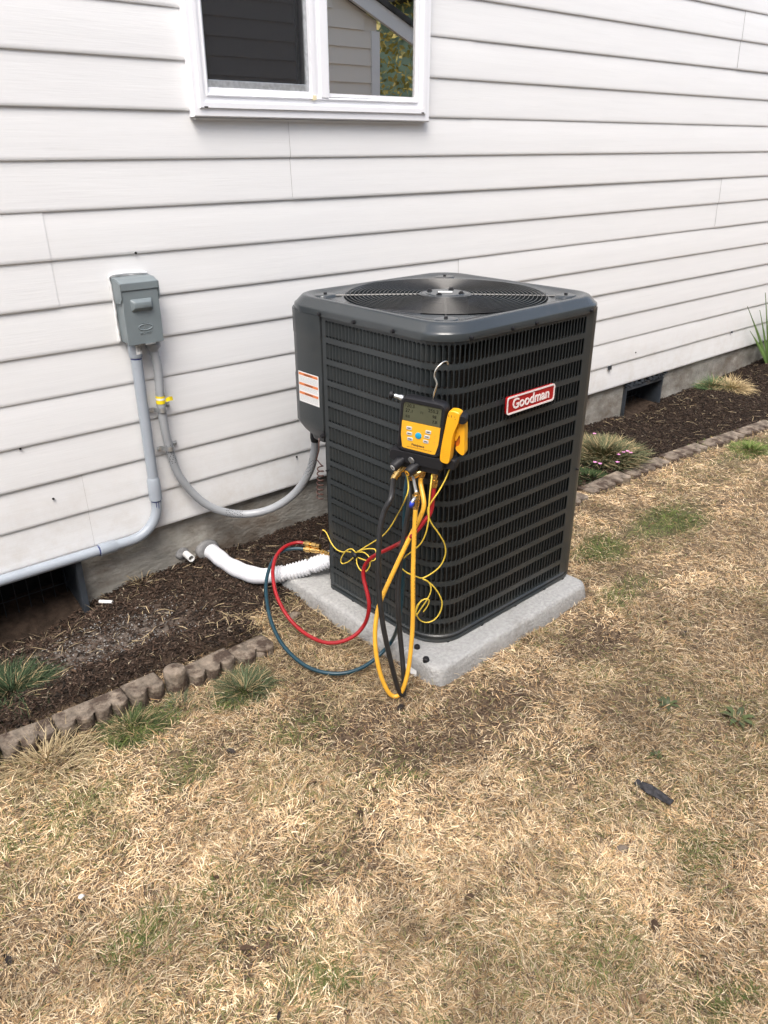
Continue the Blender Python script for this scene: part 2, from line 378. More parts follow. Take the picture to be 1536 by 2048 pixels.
# ------------------------------------------------------------------ the house
ZB = .205; LAP = .127; WX0, WX1, WZ0, WZ1 = 1.198, 2.130, 1.458, 2.55
house = thing('house', 'house wall clad in off-white lap siding above a concrete foundation', 'house', (3.0, .3, 0))
def lap_panel(x0, x1, z0, lift=0, seed=0):
    prof = []
    for c in range(2):
        z = z0+c*LAP
        prof += [(-.0072,z-.0004),(-.0083,z+.0014),(-.0082,z+.010),(-.0058,z+LAP*.5),(-.0026,z+LAP-.0006)]
    prof = [(-.0032,z0+.003),(-.0066,z0-.0010)]+prof+[(-.0012,z0+2*LAP+.008)]
    k = max(1, int((x1-x0)/.09)); xs = np.linspace(x0, x1, k+1); V = []; Fc = []; m = len(prof)
    for x in xs:
        for q,(y,z) in enumerate(prof):
            w = .0009*(fbm([x+seed*3.7],[z*1.5+seed],1.6,3)[0]-.5) + .0007*(fbm([x+seed*3.7],[z*4],6,2)[0]-.5)
            V.append((x, y-lift+w-.0004, z + .0014*(fbm([x],[z0],.7,2)[0]-.5)))
    for i in range(k):
        for q in range(m-1): Fc.append((i*m+q, (i+1)*m+q, (i+1)*m+q+1, i*m+q+1))
    return mk('siding_panel', V, Fc, 'siding', house, smooth='auto')
SEAM = {0:[.708,4.304],1:[1.529,5.18],2:[2.333,5.9],3:[.73,4.322],4:[1.541,5.2],5:[2.363,5.95],6:[4.278],7:[1.4,4.9],8:[2.9,6.3],9:[.3,4.1],10:[2.2,5.7]}
sd = 0
for r_, seams in SEAM.items():
    z0 = ZB + 2*LAP*r_; xs = [-2.6]+seams+[9.5]
    for i in range(len(xs)-1):
        a, b = xs[i], xs[i+1]; lift = .0016 if (i+r_)%2 else 0
        a2 = a-.012 if lift == 0 and i>0 else a
        if lift and i < len(xs)-2: b += .0
        sd += 1
        if z0+.02 >= WZ0 and z0 < WZ1-.02 and a < WX1 and b > WX0:
            if a2 < WX0-.0: lap_panel(a2, min(b,WX0+.02), z0, lift, sd)
            if b > WX1: lap_panel(max(a2,WX1-.02), b, z0, lift, sd+.5)
        else: lap_panel(a2, b, z0, lift, sd)
# wall core with the window hole, foundation with two vent openings
mb = MB(); ZT = ZB+22*LAP
mb.box((-2.6,.003,ZB+.004),(WX0+.03,.16,ZT)); mb.box((WX1-.03,.003,ZB+.004),(9.5,.16,ZT)); mb.box((WX0+.03,.003,ZB+.004),(WX1-.03,.16,WZ0+.03)); mb.box((WX0+.03,.003,WZ1-.03),(WX1-.03,.16,ZT))
mb.go('wall', 'sheath', house)
V1 = (.285,.652,-.10,.192); V2 = (3.675,4.045,-.06,.172)
def rough_wall(name, x0, x1, z0, z1, y0, y1, m, step=.05):
    xs = np.linspace(x0,x1,max(2,int((x1-x0)/step)+1)); zs = np.linspace(z0,z1,max(2,int((z1-z0)/step)+1))
    V=[];Fc=[];nx=len(xs)
    for z in zs:
        for x in xs:
            e = min(x-x0, x1-x, z1-z, z-z0)
            V.append((x, y0 + (.004*(fbm([x],[z],5)[0]-.5) if e>1e-6 else .0012), z))
    for j in range(len(zs)-1):
        for i in range(nx-1): Fc.append((j*nx+i,j*nx+i+1,(j+1)*nx+i+1,(j+1)*nx+i))
    n=len(V)
    V += [(x0,y1,z0),(x1,y1,z0),(x1,y1,z1),(x0,y1,z1)]
    a,b,c,d = 0,nx-1,len(zs)*nx-1,(len(zs)-1)*nx
    Fc += [(b,n+1,n+2,c),(n,a,d,n+3),(d,c,n+2,n+3)]
    return V,Fc
mb = MB()
for (x0,x1,z0,z1) in [(-2.6,V1[0],-.5,ZB+.006),(V1[0],V1[1],V1[3],ZB+.006),(V1[0],V1[1],-.5,V1[2]),(V1[1],V2[0],-.5,ZB+.006),(V2[0],V2[1],V2[3],ZB+.006),(V2[0],V2[1],-.5,V2[2]),(V2[1],9.5,-.5,ZB+.006)]:
    mb.add(*rough_wall('', x0,x1,z0,z1,.012,.16,'concrete'))
fo = mb.go('foundation','concrete',house, smooth='auto')
mb = MB()
for bx in ((-2.6,9.5),):
    mb.box((bx[0],-.004,ZB-.002),(bx[1],.010,ZB+.004))
mb.go('sill_strip','ventdark',house)
for (x0,x1,z0,z1) in (V1,V2):
    mb = MB(); t=.012
    mb.box((x0,-.004,z0),(x0+t,.20,z1)); mb.box((x1-t,-.004,z0),(x1,.20,z1)); mb.box((x0+t,-.004,z1-t*1.3),(x1-t,.20,z1)); 
    vf = mb.go('crawl_space_vent','ventdark',house)
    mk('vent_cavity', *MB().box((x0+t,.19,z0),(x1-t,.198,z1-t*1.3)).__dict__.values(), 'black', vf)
    mb = MB()
    for k in range(9):
        xx = x0+t+.01+(x1-x0-2*t-.02)*k/8; mb.add(*rod((xx,.12,z0),(xx,.12,z1-.016),.0016,5))
    for k in range(5): zz = z0+.02+(z1-z0-.05)*k/4; mb.add(*rod((x0+t,.121,zz),(x1-t,.121,zz),.0016,5))
    mb.go('vent_grille','ventdark',vf)
# the turned-out dark side leaves of the two vents
for a_,b_ in (((.632,-.030,-.06),(.650,-.0045,.188)),((.288,-.07,-.06),(.296,-.0045,.150))): MB().box(a_,b_).go('vent_side_leaf','ventdark',house)
# torn insulation edge over the right vent, nail holes and clips on the siding
mb = MB()
for k in range(60):
    x = 3.66+.40*random.random(); z = .172+.022*random.random(); s=.004+.008*random.random()
    mb.box((x,-.004-s*.6,z),(x+s*1.8,.011,z+s))
mb.go('chipped_mortar','ventdark',house)
def dot(u, r=.0035, dz=0):
    mk('nail_hole', *turned((u[0],u[1]+.004,u[2]),(u[0],u[1]-.0006,u[2]),[(0,r),(1,r)],8), 'black', house)
for q in [(0.5476,-0.0120,0.5828),(0.6101,-0.0120,0.4043),(1.5022,-0.0120,0.3179),(3.7093,-0.0120,0.3682),(0.9766,-0.0120,1.0957)]: dot(q)
for q,s in [((3.4799,-0.0140,0.3252),.012),((4.7452,-0.0140,0.3333),.006)]:
    mk('siding_clip', *MB().box((q[0]-s,q[1]-.003,q[2]-s),(q[0]+s,q[1]+.004,q[2]+s*.7)).__dict__.values(), 'ventdark', house)

# window: casing, sashes, panes, insect screen, room behind
win = mk('window', *MB().box((WX0+.02,-.012,WZ0+.02),(WX0+.026,-.006,WZ1-.02)).__dict__.values(), 'vinyl', house)
def casing_piece(a, b, inner_a, inner_b):
    """mitred casing length from outer corner a-b to inner corners; stepped profile outward"""
    a,b,ia,ib = [Vector((p[0],0,p[1])) for p in (a,b,inner_a,inner_b)]
    prof = [(0,.0),(0,-.030),(.06,-.034),(.34,-.034),(.40,-.040),(.62,-.040),(.66,-.030),(.88,-.030),(.93,-.036),(1,-.034),(1,.02)]
    V=[]; 
    for e,(s,t) in enumerate(((a,ia),(b,ib))):
        for f,y in prof: p = s.lerp(t,f); V.append((p.x,y,p.z))
    m=len(prof); Fc=[(i,i+1,m+i+1,m+i) for i in range(m-1)]
    return V,Fc
O=[(WX0,WZ0),(WX1,WZ0),(WX1,WZ1),(WX0,WZ1)]; I=[(WX0+.052,WZ0+.062),(WX1-.066,WZ0+.066),(WX1-.066,WZ1-.06),(WX0+.052,WZ1-.06)]
for i in range(4):
    j=(i+1)%4; g = .0004
    mk('frame_rail', *casing_piece(O[i],O[j],I[i],I[j]), 'vinyl', win, smooth='auto')
mb = MB(); mb.box((WX0+.012,-.018,WZ0-.007),(WX1-.03,-.002,WZ0-.0015)); mb.go('frame_flashing','siding',win)
# centre stile
mb = MB(); mb.box((1.617,-.036,WZ0+.0625),(1.634,.02,WZ1-.06)); mb.box((1.634,-.028,WZ0+.0625),(1.652,.02,WZ1-.06)); mb.box((1.652,-.038,WZ0+.0625),(1.682,.02,WZ1-.06))
bevel(mb.go('centre_stile','vinyl',win),.0015)
mb = MB(); mb.box((1.618,-.0385,WZ0+.0555),(1.632,-.030,WZ0+.068)); mb.go('stile_filler','vinyl_c',win)
mb = MB(); mb.box((1.249,-.026,WZ0+.0610),(1.617,.01,WZ0+.078)); bevel(mb.go('lower_track','vinyl',win),.0015)
for (x0,z) in ((WX0+.032,WZ0+.024),(WX1-.045,WZ0+.026)):
    mk('weep_hole', *MB().box((x0,-.0405,z),(x0+.012,-.0385,z+.004)).__dict__.values(), 'black', win)
mk('screw_cover', *turned((1.668,-.038,1.79),(1.668,-.0392,1.79),[(0,.003),(1,.0025)],10), 'button', win)
mk('glass_pane', *MB().box((1.682,-.024,WZ0+.066),(2.064,-.020,WZ1-.06)).__dict__.values(), 'glass', win)
mb = MB(); z0=WZ0+.0665; mb.box((1.6822,-.0300,z0),(2.0636,-.0245,z0+.010)); mb.box((1.6822,-.0300,z0+.0102),(1.6900,-.0245,WZ1-.062)); mb.go('glazing_bead','vinyl',win)
mk('glass_pane', *MB().box((1.25,.004,WZ0+.08),(1.617,.008,WZ1-.06)).__dict__.values(), 'glass', win)
sf = MB(); z0 = WZ0+.0785
sf.box((1.2505,-.022,z0),(1.6155,-.012,z0+.020)); sf.box((1.2505,-.022,z0+.0202),(1.259,-.012,WZ1-.062)); sf.box((1.6035,-.022,z0+.0202),(1.6155,-.012,WZ1-.062))
scr = bevel(sf.go('screen_frame','galv',win),.001)
mk('insect_screen', [(1.259,-.0165,z0+.02),(1.6035,-.0165,z0+.02),(1.6035,-.0165,WZ1-.062),(1.259,-.0165,WZ1-.062)], [(0,1,2,3)], 'screen', win)
mb = MB(); mb.box((1.5,.9,1.2),(2.4,.92,2.7)); 
room = MB(); room.box((.6,1.9,1.0),(4.6,1.92,2.8)); room.box((.6,.16,1.0),(.62,1.9,2.8)); room.box((4.6,.16,1.0),(4.62,1.9,2.8)); room.box((.6,.16,.98),(4.6,1.9,1.0)); room.box((.6,.16,2.8),(4.6,1.9,2.82))
room.go('interior_wall','room',house)
mk('window_blind', *MB().box((1.33,.09,1.50),(1.56,.10,2.6)).__dict__.values(), 'blind', win)
mk('window_blind', *MB().box((1.70,.020,1.575),(2.045,.024,2.45)).__dict__.values(), 'blind', win)  # pale blind added behind the right pane to brighten it
mk('blind_rail', *MB().box((1.70,.016,1.540),(2.045,.030,1.5745)).__dict__.values(), 'blind2', win)
mk('window_stool', *MB().box((1.2,.012,1.505),(2.1,.16,1.518)).__dict__.values(), 'blind2', win)

# ------------------------------------------------------------------ across the side yard (seen in the window glass)
nb = thing('neighbouring_house','gabled neighbouring house in taupe siding reflected in the window glass','house',(2,-5,0))
NX0,NX1,NY = -6.0,5.69,-4.6
zr = lambda x: 2.33 - .40*(x-6.14)            # rake line
xs_pk = -1.0
mb = MB()
gab = [(NX0,-.2),(NX1,-.2),(NX1,zr(NX1)-.02),(xs_pk,zr(xs_pk)-.02),(NX0,zr(xs_pk)-.02-.4*(xs_pk-NX0))]
V=[(x,NY-.03,z) for x,z in gab]+[(x,NY-7,z) for x,z in gab]; m=len(gab)
mb.add(V,[tuple(range(m)),tuple(range(m,2*m))[::-1]]+[(i,(i+1)%m+0,(i+1)%m+m,i+m)[::-1] for i in range(m)])
mb.go('wall','nsiding',nb)
z=.15
while z < 4.9:
    x1 = min(NX1-.09, 6.14-(z+.16-2.33)/.40-.05) if z>2.0 else NX1-.09
    if x1-NX0>.3: mk('siding_plank', [(NX0,NY-.004,z),(x1,NY-.004,z),(x1,NY-.022,z+.15),(NX0,NY-.022,z+.15),(NX0,NY-.024,z),(x1,NY-.024,z)],[(3,2,1,0),(0,1,5,4)],'nsiding',nb)
    z+=.15
mk('corner_board', *MB().box((NX1-.09,NY-.06,-.1),(NX1+.01,NY+.008,2.40)).__dict__.values(),'ntrim',nb)
def rake(o0,o1,y0,y1,m,name,xa,xb):
    V=[]
    for x in (xa,xb):
        for y in (y0,y1):
            V += [(x,y,zr(x)+o0),(x,y,zr(x)+o1)]
    mk(name,V,[(0,1,3,2),(4,6,7,5),(0,4,5,1),(2,3,7,6),(1,5,7,3),(0,2,6,4)],m,nb)
rake(-.04,.10,NY+.03,NY+.07,'ntrim','rake_board',xs_pk,6.3); rake(.102,.15,NY-7,NY+.10,'roof','roof',xs_pk,5.75); rake(.102,.15,NY-.25,NY+.10,'roof','roof_tail',5.751,6.36)
tree_spots = [(8.6,-6.8,4.4,1.9),(11.5,-6.0,5.6,2.6),(9.8,-8.8,6.2,2.6)]
gh = thing('garden_shed','green walled outbuilding reflected in the window glass beyond the gable','shed',(9.2,-5.2,0))
mb = MB(); mb.box((7.6,-7.2,1.45),(9.6,-5.6,3.0)); mb.go('wall','greenwall',gh)
mb = MB(); mb.box((7.7,-7.1,-.1),(9.5,-5.7,1.448)); mb.go('lower_wall','nsiding',gh)
mb = MB(); mb.box((7.4,-7.4,3.0),(9.8,-5.4,3.12)); mb.go('roof','roof',gh)
lab = ['yellow green garden tree with a loose crown beside the green outbuilding, nearest the gable','broad yellow green tree standing furthest from the gabled house','tall yellow green tree behind the green outbuilding']
for ti,(tx,ty,th,tr) in enumerate(tree_spots):
    t = thing('broadleaf_tree', lab[ti],'tree',(tx,ty,0))
    mb = MB(); mb.add(*tube([(tx,ty,-.1),(tx+.05,ty,th*.3),(tx-.08,ty+.05,th*.6),(tx,ty,th*.8)], lambda s,L:.14*(1-.75*s/L),8))
    for k in range(6):
        a=random.random()*6.28; mb.add(*tube([(tx,ty,th*(.35+.06*k)),(tx+math.cos(a)*tr*.4,ty+math.sin(a)*tr*.4,th*(.5+.06*k)),(tx+math.cos(a)*tr*.8,ty+math.sin(a)*tr*.8,th*(.58+.06*k))], lambda s,L:.05*(1-.8*s/L),6))
    mb.go('trunk','trunk',t)
    n=26000; u=rng.normal(size=(n,3)); u/=np.linalg.norm(u,axis=1)[:,None]; rad=rng.random(n)**.45
    cl = (fbm(u[:,0]*2+5,u[:,1]*2+u[:,2]*2,1.6,3)*.7+.65)
    P = np.stack([tx+u[:,0]*tr*rad*cl, ty+u[:,1]*tr*rad*cl, th*.62+u[:,2]*th*.40*rad*cl],1)
    a=rng.normal(size=(n,3))*.022; b=rng.normal(size=(n,3))*.019
    V=np.stack([P-a,P+b,P+a,P-b],1).reshape(-1,3); Fq=[(4*i,4*i+1,4*i+2,4*i+3) for i in range(n)]
    cc = np.array([.26,.26,.07])+rng.random((n,1))*np.array([.34,.20,.04]); cc=np.repeat(cc,4,0)
    mk('crown',V,Fq,'leafmat',t,cols=cc)

# ------------------------------------------------------------------ pad
def padz(): return .055
pad = thing('concrete_pad','gray textured concrete pad under the dark air conditioner','equipment pad',tuple(A(.3,.3,0)))
px0,px1,py0,py1,pz = -.072,.655,-.078,.70,.055
rings=[]
def prr(inset, r, k=8): return rrect(px1-px0-2*inset, py1-py0-2*inset, r, k, (px0+px1)/2,(py0+py1)/2)
base = None
def subdiv_loop(L, step=.02):
    o=[]
    for i in range(len(L)):
        a,b=L[i],L[(i+1)%len(L)]; d=math.dist(a,b); k=max(1,int(round(d/step)))
        for j in range(k): o.append((a[0]+(b[0]-a[0])*j/k,a[1]+(b[1]-a[1])*j/k))
    return o
L0 = subdiv_loop(prr(0,.035))
cxp,cyp=(px0+px1)/2,(py0+py1)/2
def ringz(ins,z,j=.0):
    out=[]
    for x,y in L0:
        d=math.hypot(x-cxp,y-cyp); s=(d-ins)/d
        nn=.0015*(fbm([x*1.0],[y+z*3],18,3)[0]-.5)+.0015*(fbm([x],[y+z*2],70,2)[0]-.5)
        out.append(A(cxp+(x-cxp)*s*(1+nn*2), cyp+(y-cyp)*s*(1+nn*2), z+nn*.8))
    return out
rs=[ringz(-.010,-.05),ringz(-.009,.000),ringz(-.005,.022),ringz(-.001,.042),ringz(.002,.049),ringz(.007,pz-.001),ringz(.016,pz+.001),ringz(.04,pz+.001),ringz(.10,pz+.0005),ringz(.2,pz)]
V,Fc = loft(rs,True,True); mk('slab',V,Fc,'pad',pad,smooth=True)
for q in ((1.2118,-1.0516,0.0560),(1.2561,-0.9633,0.0560)):
    pass
capb = [((1.2519,-1.0082,0.0550),.0095),((1.2731,-0.9467,0.0550),.0085)]
pl = ['black rubber plug on the concrete pad, nearer the front corner','black rubber plug on the concrete pad, nearer the unit']
for i,(q,r) in enumerate(capb):
    o = mk('rubber_plug',*turned((q[0],q[1],q[2]-.002),(q[0],q[1],q[2]+.012),[(0,r),(.8,r),(1,r*.75)],14),'blackplastic',origin=(q[0],q[1],.055),smooth='auto')
    tag(o,pl[i],'rubber plug','rubber plugs on the pad')
# paper tag lying against the pad's left side
q0=Vector((1.2184,-0.9475,0.0280)); q1=Vector((1.2253,-0.9981,0.0220))
o = mk('paper_strip',[q0+Vector((-.004,-.004,-.012)),q1+Vector((-.004,-.004,-.012)),q1+Vector((0,0,.006)),q0+Vector((0,0,.006)),q0+Vector((-.004,-.004,-.0125)),q1+Vector((-.004,-.004,-.0125))],[(0,1,2,3)],'paper',origin=tuple(q0))
tag(o,'small white printed paper strip stuck on the pad edge behind the hoses','paper label')

# ------------------------------------------------------------------ air conditioner
AW, AD, ZU0, ZU1 = .695, .668, .055, .950
ac = thing('air_conditioner','large dark gray outdoor air conditioner with louvered sides and a round fan on top','air conditioner',tuple(A(AW/2,AD/2,ZU0)))
RG = .098                         # radius of the rounded front corner
LY = .486                         # the louvered panel's left end (distance from the corner)
RP = .075; arc2 = RP*math.pi/2
arc = RG*math.pi/2; SL = LY-RG; SR = AW-RG-RP+arc2+.03
def path(s, off=0):
    """s runs along the panel: left face end -> corner -> right face end. off > 0 is inward. returns local x, y"""
    if s < SL: return (off, LY-s)
    if s < SL+arc:
        a = (s-SL)/RG; r = RG-off; return (RG-r*math.cos(a), RG-r*math.sin(a))
    if s < SL+arc+AW-RG-RP: return (RG+(s-SL-arc), off)
    a = (s-SL-arc-(AW-RG-RP))/RP
    if a < math.pi/2: return (AW-RP+(RP-off)*math.sin(a), RP-(RP-off)*math.cos(a))
    return (AW-off, RP+(a-math.pi/2)*RP)
STOT = SL+arc+SR
PIT, ROWP, ROWH = .0147, .0628, .0500
s0 = .016; s1 = SL+arc+.592-RG; NS = int(round((s1-s0)/PIT)); PIT=(s1-s0)/NS
zt0 = .936
V=[];Fc=[]
def P3(s,off,z): x,y=path(s,off); return A(x,y,z)
def addq(a,b,c,d):
    n=len(V); V.extend([a,b,c,d]); Fc.append((n,n+1,n+2,n+3))
ss = [0,s0]+[s0+PIT*i for i in range(1,NS)]+[s1]+list(np.linspace(s1,STOT,16))[1:]
# solid bands between rows, top and bottom
bands=[(ZU0+.018, zt0-13*ROWP-ROWH)]+[(zt0-r*ROWP, zt0-(r-1)*ROWP-ROWH) for r in range(13,0,-1)]+[(zt0,ZU1)]
for (za,zb_) in bands:
    for i in range(len(ss)-1):
        addq(P3(ss[i],0,za),P3(ss[i+1],0,za),P3(ss[i+1],0,zb_),P3(ss[i],0,zb_))
for (sa,sb) in ((0,s0),(s1,STOT)):
    for r in range(14):
        za=zt0-r*ROWP-ROWH; zb_=zt0-r*ROWP; k=15 if sa>0 else 1
        for i in range(k):
            a=sa+(sb-sa)*i/k; b=sa+(sb-sa)*(i+1)/k; addq(P3(a,0,za),P3(b,0,za),P3(b,0,zb_),P3(a,0,zb_))
# slots: sheet around a rounded hole, its returned edge and the angled louver
hw = PIT*.43; 
def hole():
    pts=[]; r=hw*.98; hz=ROWH/2-.0004
    for sx,sz,a0 in ((1,1,0),(-1,1,90),(-1,-1,180),(1,-1,270)):
        for i in range(4):
            a=R(a0+30*i); pts.append((sx*(hw-r)+r*math.cos(a), sz*(hz-r)+r*math.sin(a)))
    return pts
H=hole(); nH=len(H)
for r in range(14):
    zc=zt0-r*ROWP-ROWH/2
    for i in range(NS):
        sc=s0+PIT*(i+.5); n=len(V)
        for (hx,hz) in H:
            # matching point on the cell outline
            k=max(abs(hx)/(PIT/2),abs(hz)/(ROWH/2)); 
            if abs(hz)>ROWH/2-hw: cx_=hx/hw*PIT/2 if abs(hx)>1e-6 else 0; ca=math.copysign(ROWH/2,hz); 
            else: cx_=math.copysign(PIT/2,hx); ca=hz
            if abs(hz)<=ROWH/2-hw*.98+1e-6: cx_=math.copysign(PIT/2,hx); ca=hz
            V.append(P3(sc+cx_,0,zc+ca)); V.append(P3(sc+hx,0,zc+hz)); V.append(P3(sc+hx,.0022,zc+hz))
        for j in range(nH):
            j2=(j+1)%nH; a=n+3*j; b=n+3*j2
            Fc.append((a,b,b+1,a+1)); Fc.append((a+1,b+1,b+2,a+2))
        # louver: rooted on the hole's far-left edge, slanting inward towards the corner side
        zl=ROWH/2-.0035; m=len(V); seg=[(-hw,.0,zl-.004),(-hw*.45,.0045,zl-.0012),(hw*.25,.0105,zl),(hw*.75,.0165,zl)]
        for (ds,off,zz) in seg: V.append(P3(sc+ds,off,zc-zz)); V.append(P3(sc+ds,off,zc+zz))
        for j in range(3): Fc.append((m+2*j,m+2*j+2,m+2*j+3,m+2*j+1))
mk('louvered_panel',V,Fc,'ac',ac)
# coil behind
V=[];Fc=[]; sg=np.linspace(.0,STOT-.03,60)
for s in sg: V += [P3(s,.034,ZU0+.01),P3(s,.034,ZU1-.004)]
for i in range(59): Fc.append((2*i,2*i+2,2*i+3,2*i+1))
mk('condenser_coil',V,Fc,'coil',ac)
mb=MB(); fr=lambda x,y,z:A(x,y,z)
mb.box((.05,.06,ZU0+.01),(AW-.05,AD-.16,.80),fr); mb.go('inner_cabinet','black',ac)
# plain rear and right sides
mb=MB(); mb.box((AW-.004,.10,ZU0+.018),(AW-.0005,AD-.004,ZU1),fr); mb.box((.145,AD-.004,ZU0+.018),(AW-.004,AD,ZU1),fr); mb.go('rear_panel','ac',ac)
# service corner: chamfered lower panel + upper control box
mb=MB(); 
cz=.590
V=[A(.003,LY-.002,ZU0+.018),A(.145,AD-.002,ZU0+.018),A(.145,AD-.002,cz+.02),A(.003,LY-.002,cz+.02)]
mk('service_corner_panel',V,[(0,1,2,3)],'ac',ac)
prof=[(.0,LY+.002),(-.004,LY+.004),(-.004,AD-.065),(.006,AD-.035),(.030,AD-.008),(.060,AD),(.145,AD),(.145,AD-.03),(.03,LY+.002)]
# outline rings bottom to top so that the lower edge slants up towards the wall and ends in a short neck
def cb(z, t=0, dz=0): return [A(x*(1-t)+ .04*t, y*(1-t)+(LY+.06)*t, z) for x,y in prof]
rings=[]
for z,t in ((.548,.62),(.562,.55),(.575,.30),(.592,.10),(.606,.0)):
    rings.append(cb(z,t))
for z,o_ in ((.62,0),(.70,0),(.752,0),(.757,.0016),(.80,.0016),(.876,.0016),(.881,0),(.91,0),(ZU1-.001,0)): rings.append([A(x+o_*(1 if x<.02 else 0),y,z) for x,y in prof])
ctl=mk('control_box',*loft(rings),'ac',ac,smooth='auto')
# dark gap line between control box and louvered panel
mk('panel_gap',*MB().box((-.0006,LY-.0008,ZU0+.03),(.004,LY+.0012,ZU1),fr).__dict__.values(),'black',ac)
# warning label
p=[(-.0048,LY+.014),(-.0048,LY+.014+.094)]
def lab(u,v): # u 0..1 left->right in view (left is towards the wall)
    y=LY+.116-.096*u; return A(-.0050,y,.766-.094*v - .0*u)
def labx(u,v,o): y=LY+.116-.098*u; return A(-.0046-o,y,.766-.094*v)
def lquad(u0,u1,v0,v1,o): return [labx(u0,v1,o),labx(u1,v1,o),labx(u1,v0,o),labx(u0,v0,o)]
def lbox(u0,u1,v0,v1,o0,o1):
    return [labx(u0,v1,o0),labx(u1,v1,o0),labx(u1,v0,o0),labx(u0,v0,o0),labx(u0,v1,o1),labx(u1,v1,o1),labx(u1,v0,o1),labx(u0,v0,o1)],[(0,3,2,1),(4,5,6,7),(0,1,5,4),(1,2,6,5),(2,3,7,6),(3,0,4,7)]
wl=mk('warning_label',*lbox(0,1,0,1,0,.0006),'paper',ac)
mb=MB()
for v in (.03,.36,.66): mb.add(lquad(.02,.97,v,v+.085,.0009),[(0,1,2,3)])
mb.go('label_bar','orangeprint',wl)
mb=MB()
for v in (.03,.36,.66):
    tv,tf=text_mesh('WARNING',.0085,0,.0001); f2=frame(labx(.5,v+.045,.0013),-EY,(0,0,1),-EX); mk('label_heading',put(tv,f2),tf,'ink',wl)
mb=MB()
for v0,nl in ((.15,7),(.48,5),(.77,7)):
    for k in range(nl):
        u=.05
        while u<.93:
            w=.02+.07*random.random(); mb.add(lquad(u,min(u+w,.95),v0+k*.028,v0+k*.028+.010,.0009),[(0,1,2,3)]); u+=w+.02
mb.go('label_text','grayprint',wl)
# base pan with rolled lip
def rr_ac(ins, r, k=10, x1=AW, y1=AD): return rrect(x1-2*ins, y1-2*ins, max(r-ins,.004), k, x1/2, y1/2)
def cut(P):
    o=[]
    for x,y in P:
        e=(y-LY)-(AD-LY)/.145*x     # beyond the service corner's slanted side?
        if e>0:
            k_=e/((AD-LY)/.145+1); x=x+k_; y=y-k_
        o.append((x,y))
    return o
rg=[]
for ins,z in ((.004,ZU0+.0005),(-.006,ZU0+.0015),(-.008,ZU0+.006),(-.006,ZU0+.010),(-.0005,ZU0+.011),(-.003,ZU0+.014),(-.0035,ZU0+.021),(.0,ZU0+.024)):
    rg.append([A(x,y,z) for x,y in cut(subdiv_loop(rr_ac(ins,RG),.03))])
mk('base_pan',*loft(rg),'ac',ac,smooth='auto')
mb=MB()
for s in (.02,.12,.24,.36,.50,.64,.80,.95,1.05):
    x,y=path(s,-.004); MB().box((x-.004,y-.004,ZU0-.0005),(x+.004,y+.004,ZU0+.004),fr).go('pan_foot','blackplastic',ac)

# cap
NC=12
def capring(ins,z,r0=.098,bulge=0):
    L=rrect(AW-2*ins,AD-2*ins,max(r0-ins*.5,.02),NC,AW/2,AD/2); o=[]
    # subdivide straight sides evenly
    for i in range(len(L)):
        a,b=L[i],L[(i+1)%len(L)]
        o.append(a)
        if math.dist(a,b)>.1:
            for j in range(1,12): o.append((a[0]+(b[0]-a[0])*j/12,a[1]+(b[1]-a[1])*j/12))
    return o
FC=(AW/2,AD/2); FR=.300
rings=[]
for ins,z in ((-.002,ZU1-.006),(-.005,ZU1-.006),(-.0055,ZU1-.002),(-.0055,ZU1+.010),(-.0045,ZU1+.0135),(.0,ZU1+.0175),(.010,ZU1+.030),(.0145,ZU1+.0350),(.019,ZU1+.0368),(.028,ZU1+.0370)):
    rings.append([A(x,y,z) for x,y in capring(ins,z)])
out=capring(.03,0)
def circ(r): 
    o=[]
    for x,y in out:
        a=math.atan2(y-FC[1],x-FC[0]); o.append((FC[0]+r*math.cos(a),FC[1]+r*math.sin(a)))
    return o
mid1=[]; 
for (x,y),(cx_,cy_) in zip(out,circ(FR)):
    d=math.dist((x,y),(cx_,cy_)); mid1.append((x,y,cx_,cy_,d))
rings.append([A(x+(c-x)*.12,y+(e-y)*.12,ZU1+.0365-.004*min(1,d/.08)) for x,y,c,e,d in mid1])
rings.append([A(x+(c-x)*.5,y+(e-y)*.5,ZU1+.036-.008*min(1,d/.08)) for x,y,c,e,d in mid1])
rings.append([A(x+(c-x)*.9,y+(e-y)*.9,ZU1+.035-.007*min(1,d/.08)) for x,y,c,e,d in mid1])
for r,z in ((FR,ZU1+.031),(FR-.003,ZU1+.026),(FR-.004,ZU1+.015),(FR-.008,ZU1-.05)):
    rings.append([A(x,y,z) for x,y in circ(r)])
mk('top_cap',*loft(rings,False,False),'accap',ac,smooth='auto')
# pressed corner recess rings + screws in the four corners of the cap
for k in range(4):
    a=math.atan2([1,1,-1,-1][k]*AD,[1,-1,-1,1][k]*AW); rr=FR+.055; c=(FC[0]+rr*math.cos(a),FC[1]+rr*math.sin(a))
    zz=ZU1+.0295
    o=mk('corner_boss',*loft([[A(c[0]+.036*math.cos(t)*1.25,c[1]+.030*math.sin(t),zz-.004) for t in np.linspace(0,6.283,25)[:-1]],[A(c[0]+.036*math.cos(t),c[1]+.026*math.sin(t),zz+.0035) for t in np.linspace(0,6.283,25)[:-1]],[A(c[0]+.026*math.cos(t),c[1]+.018*math.sin(t),zz+.0045) for t in np.linspace(0,6.283,25)[:-1]]]),'accap',ac,smooth='auto')
    q=A(c[0],c[1],zz); mk('boss_screw',*turned(q,q+Vector((0,0,.009)),[(0,.008),(.45,.008),(.5,.0055),(1,.005)],8),'blackplastic',o)
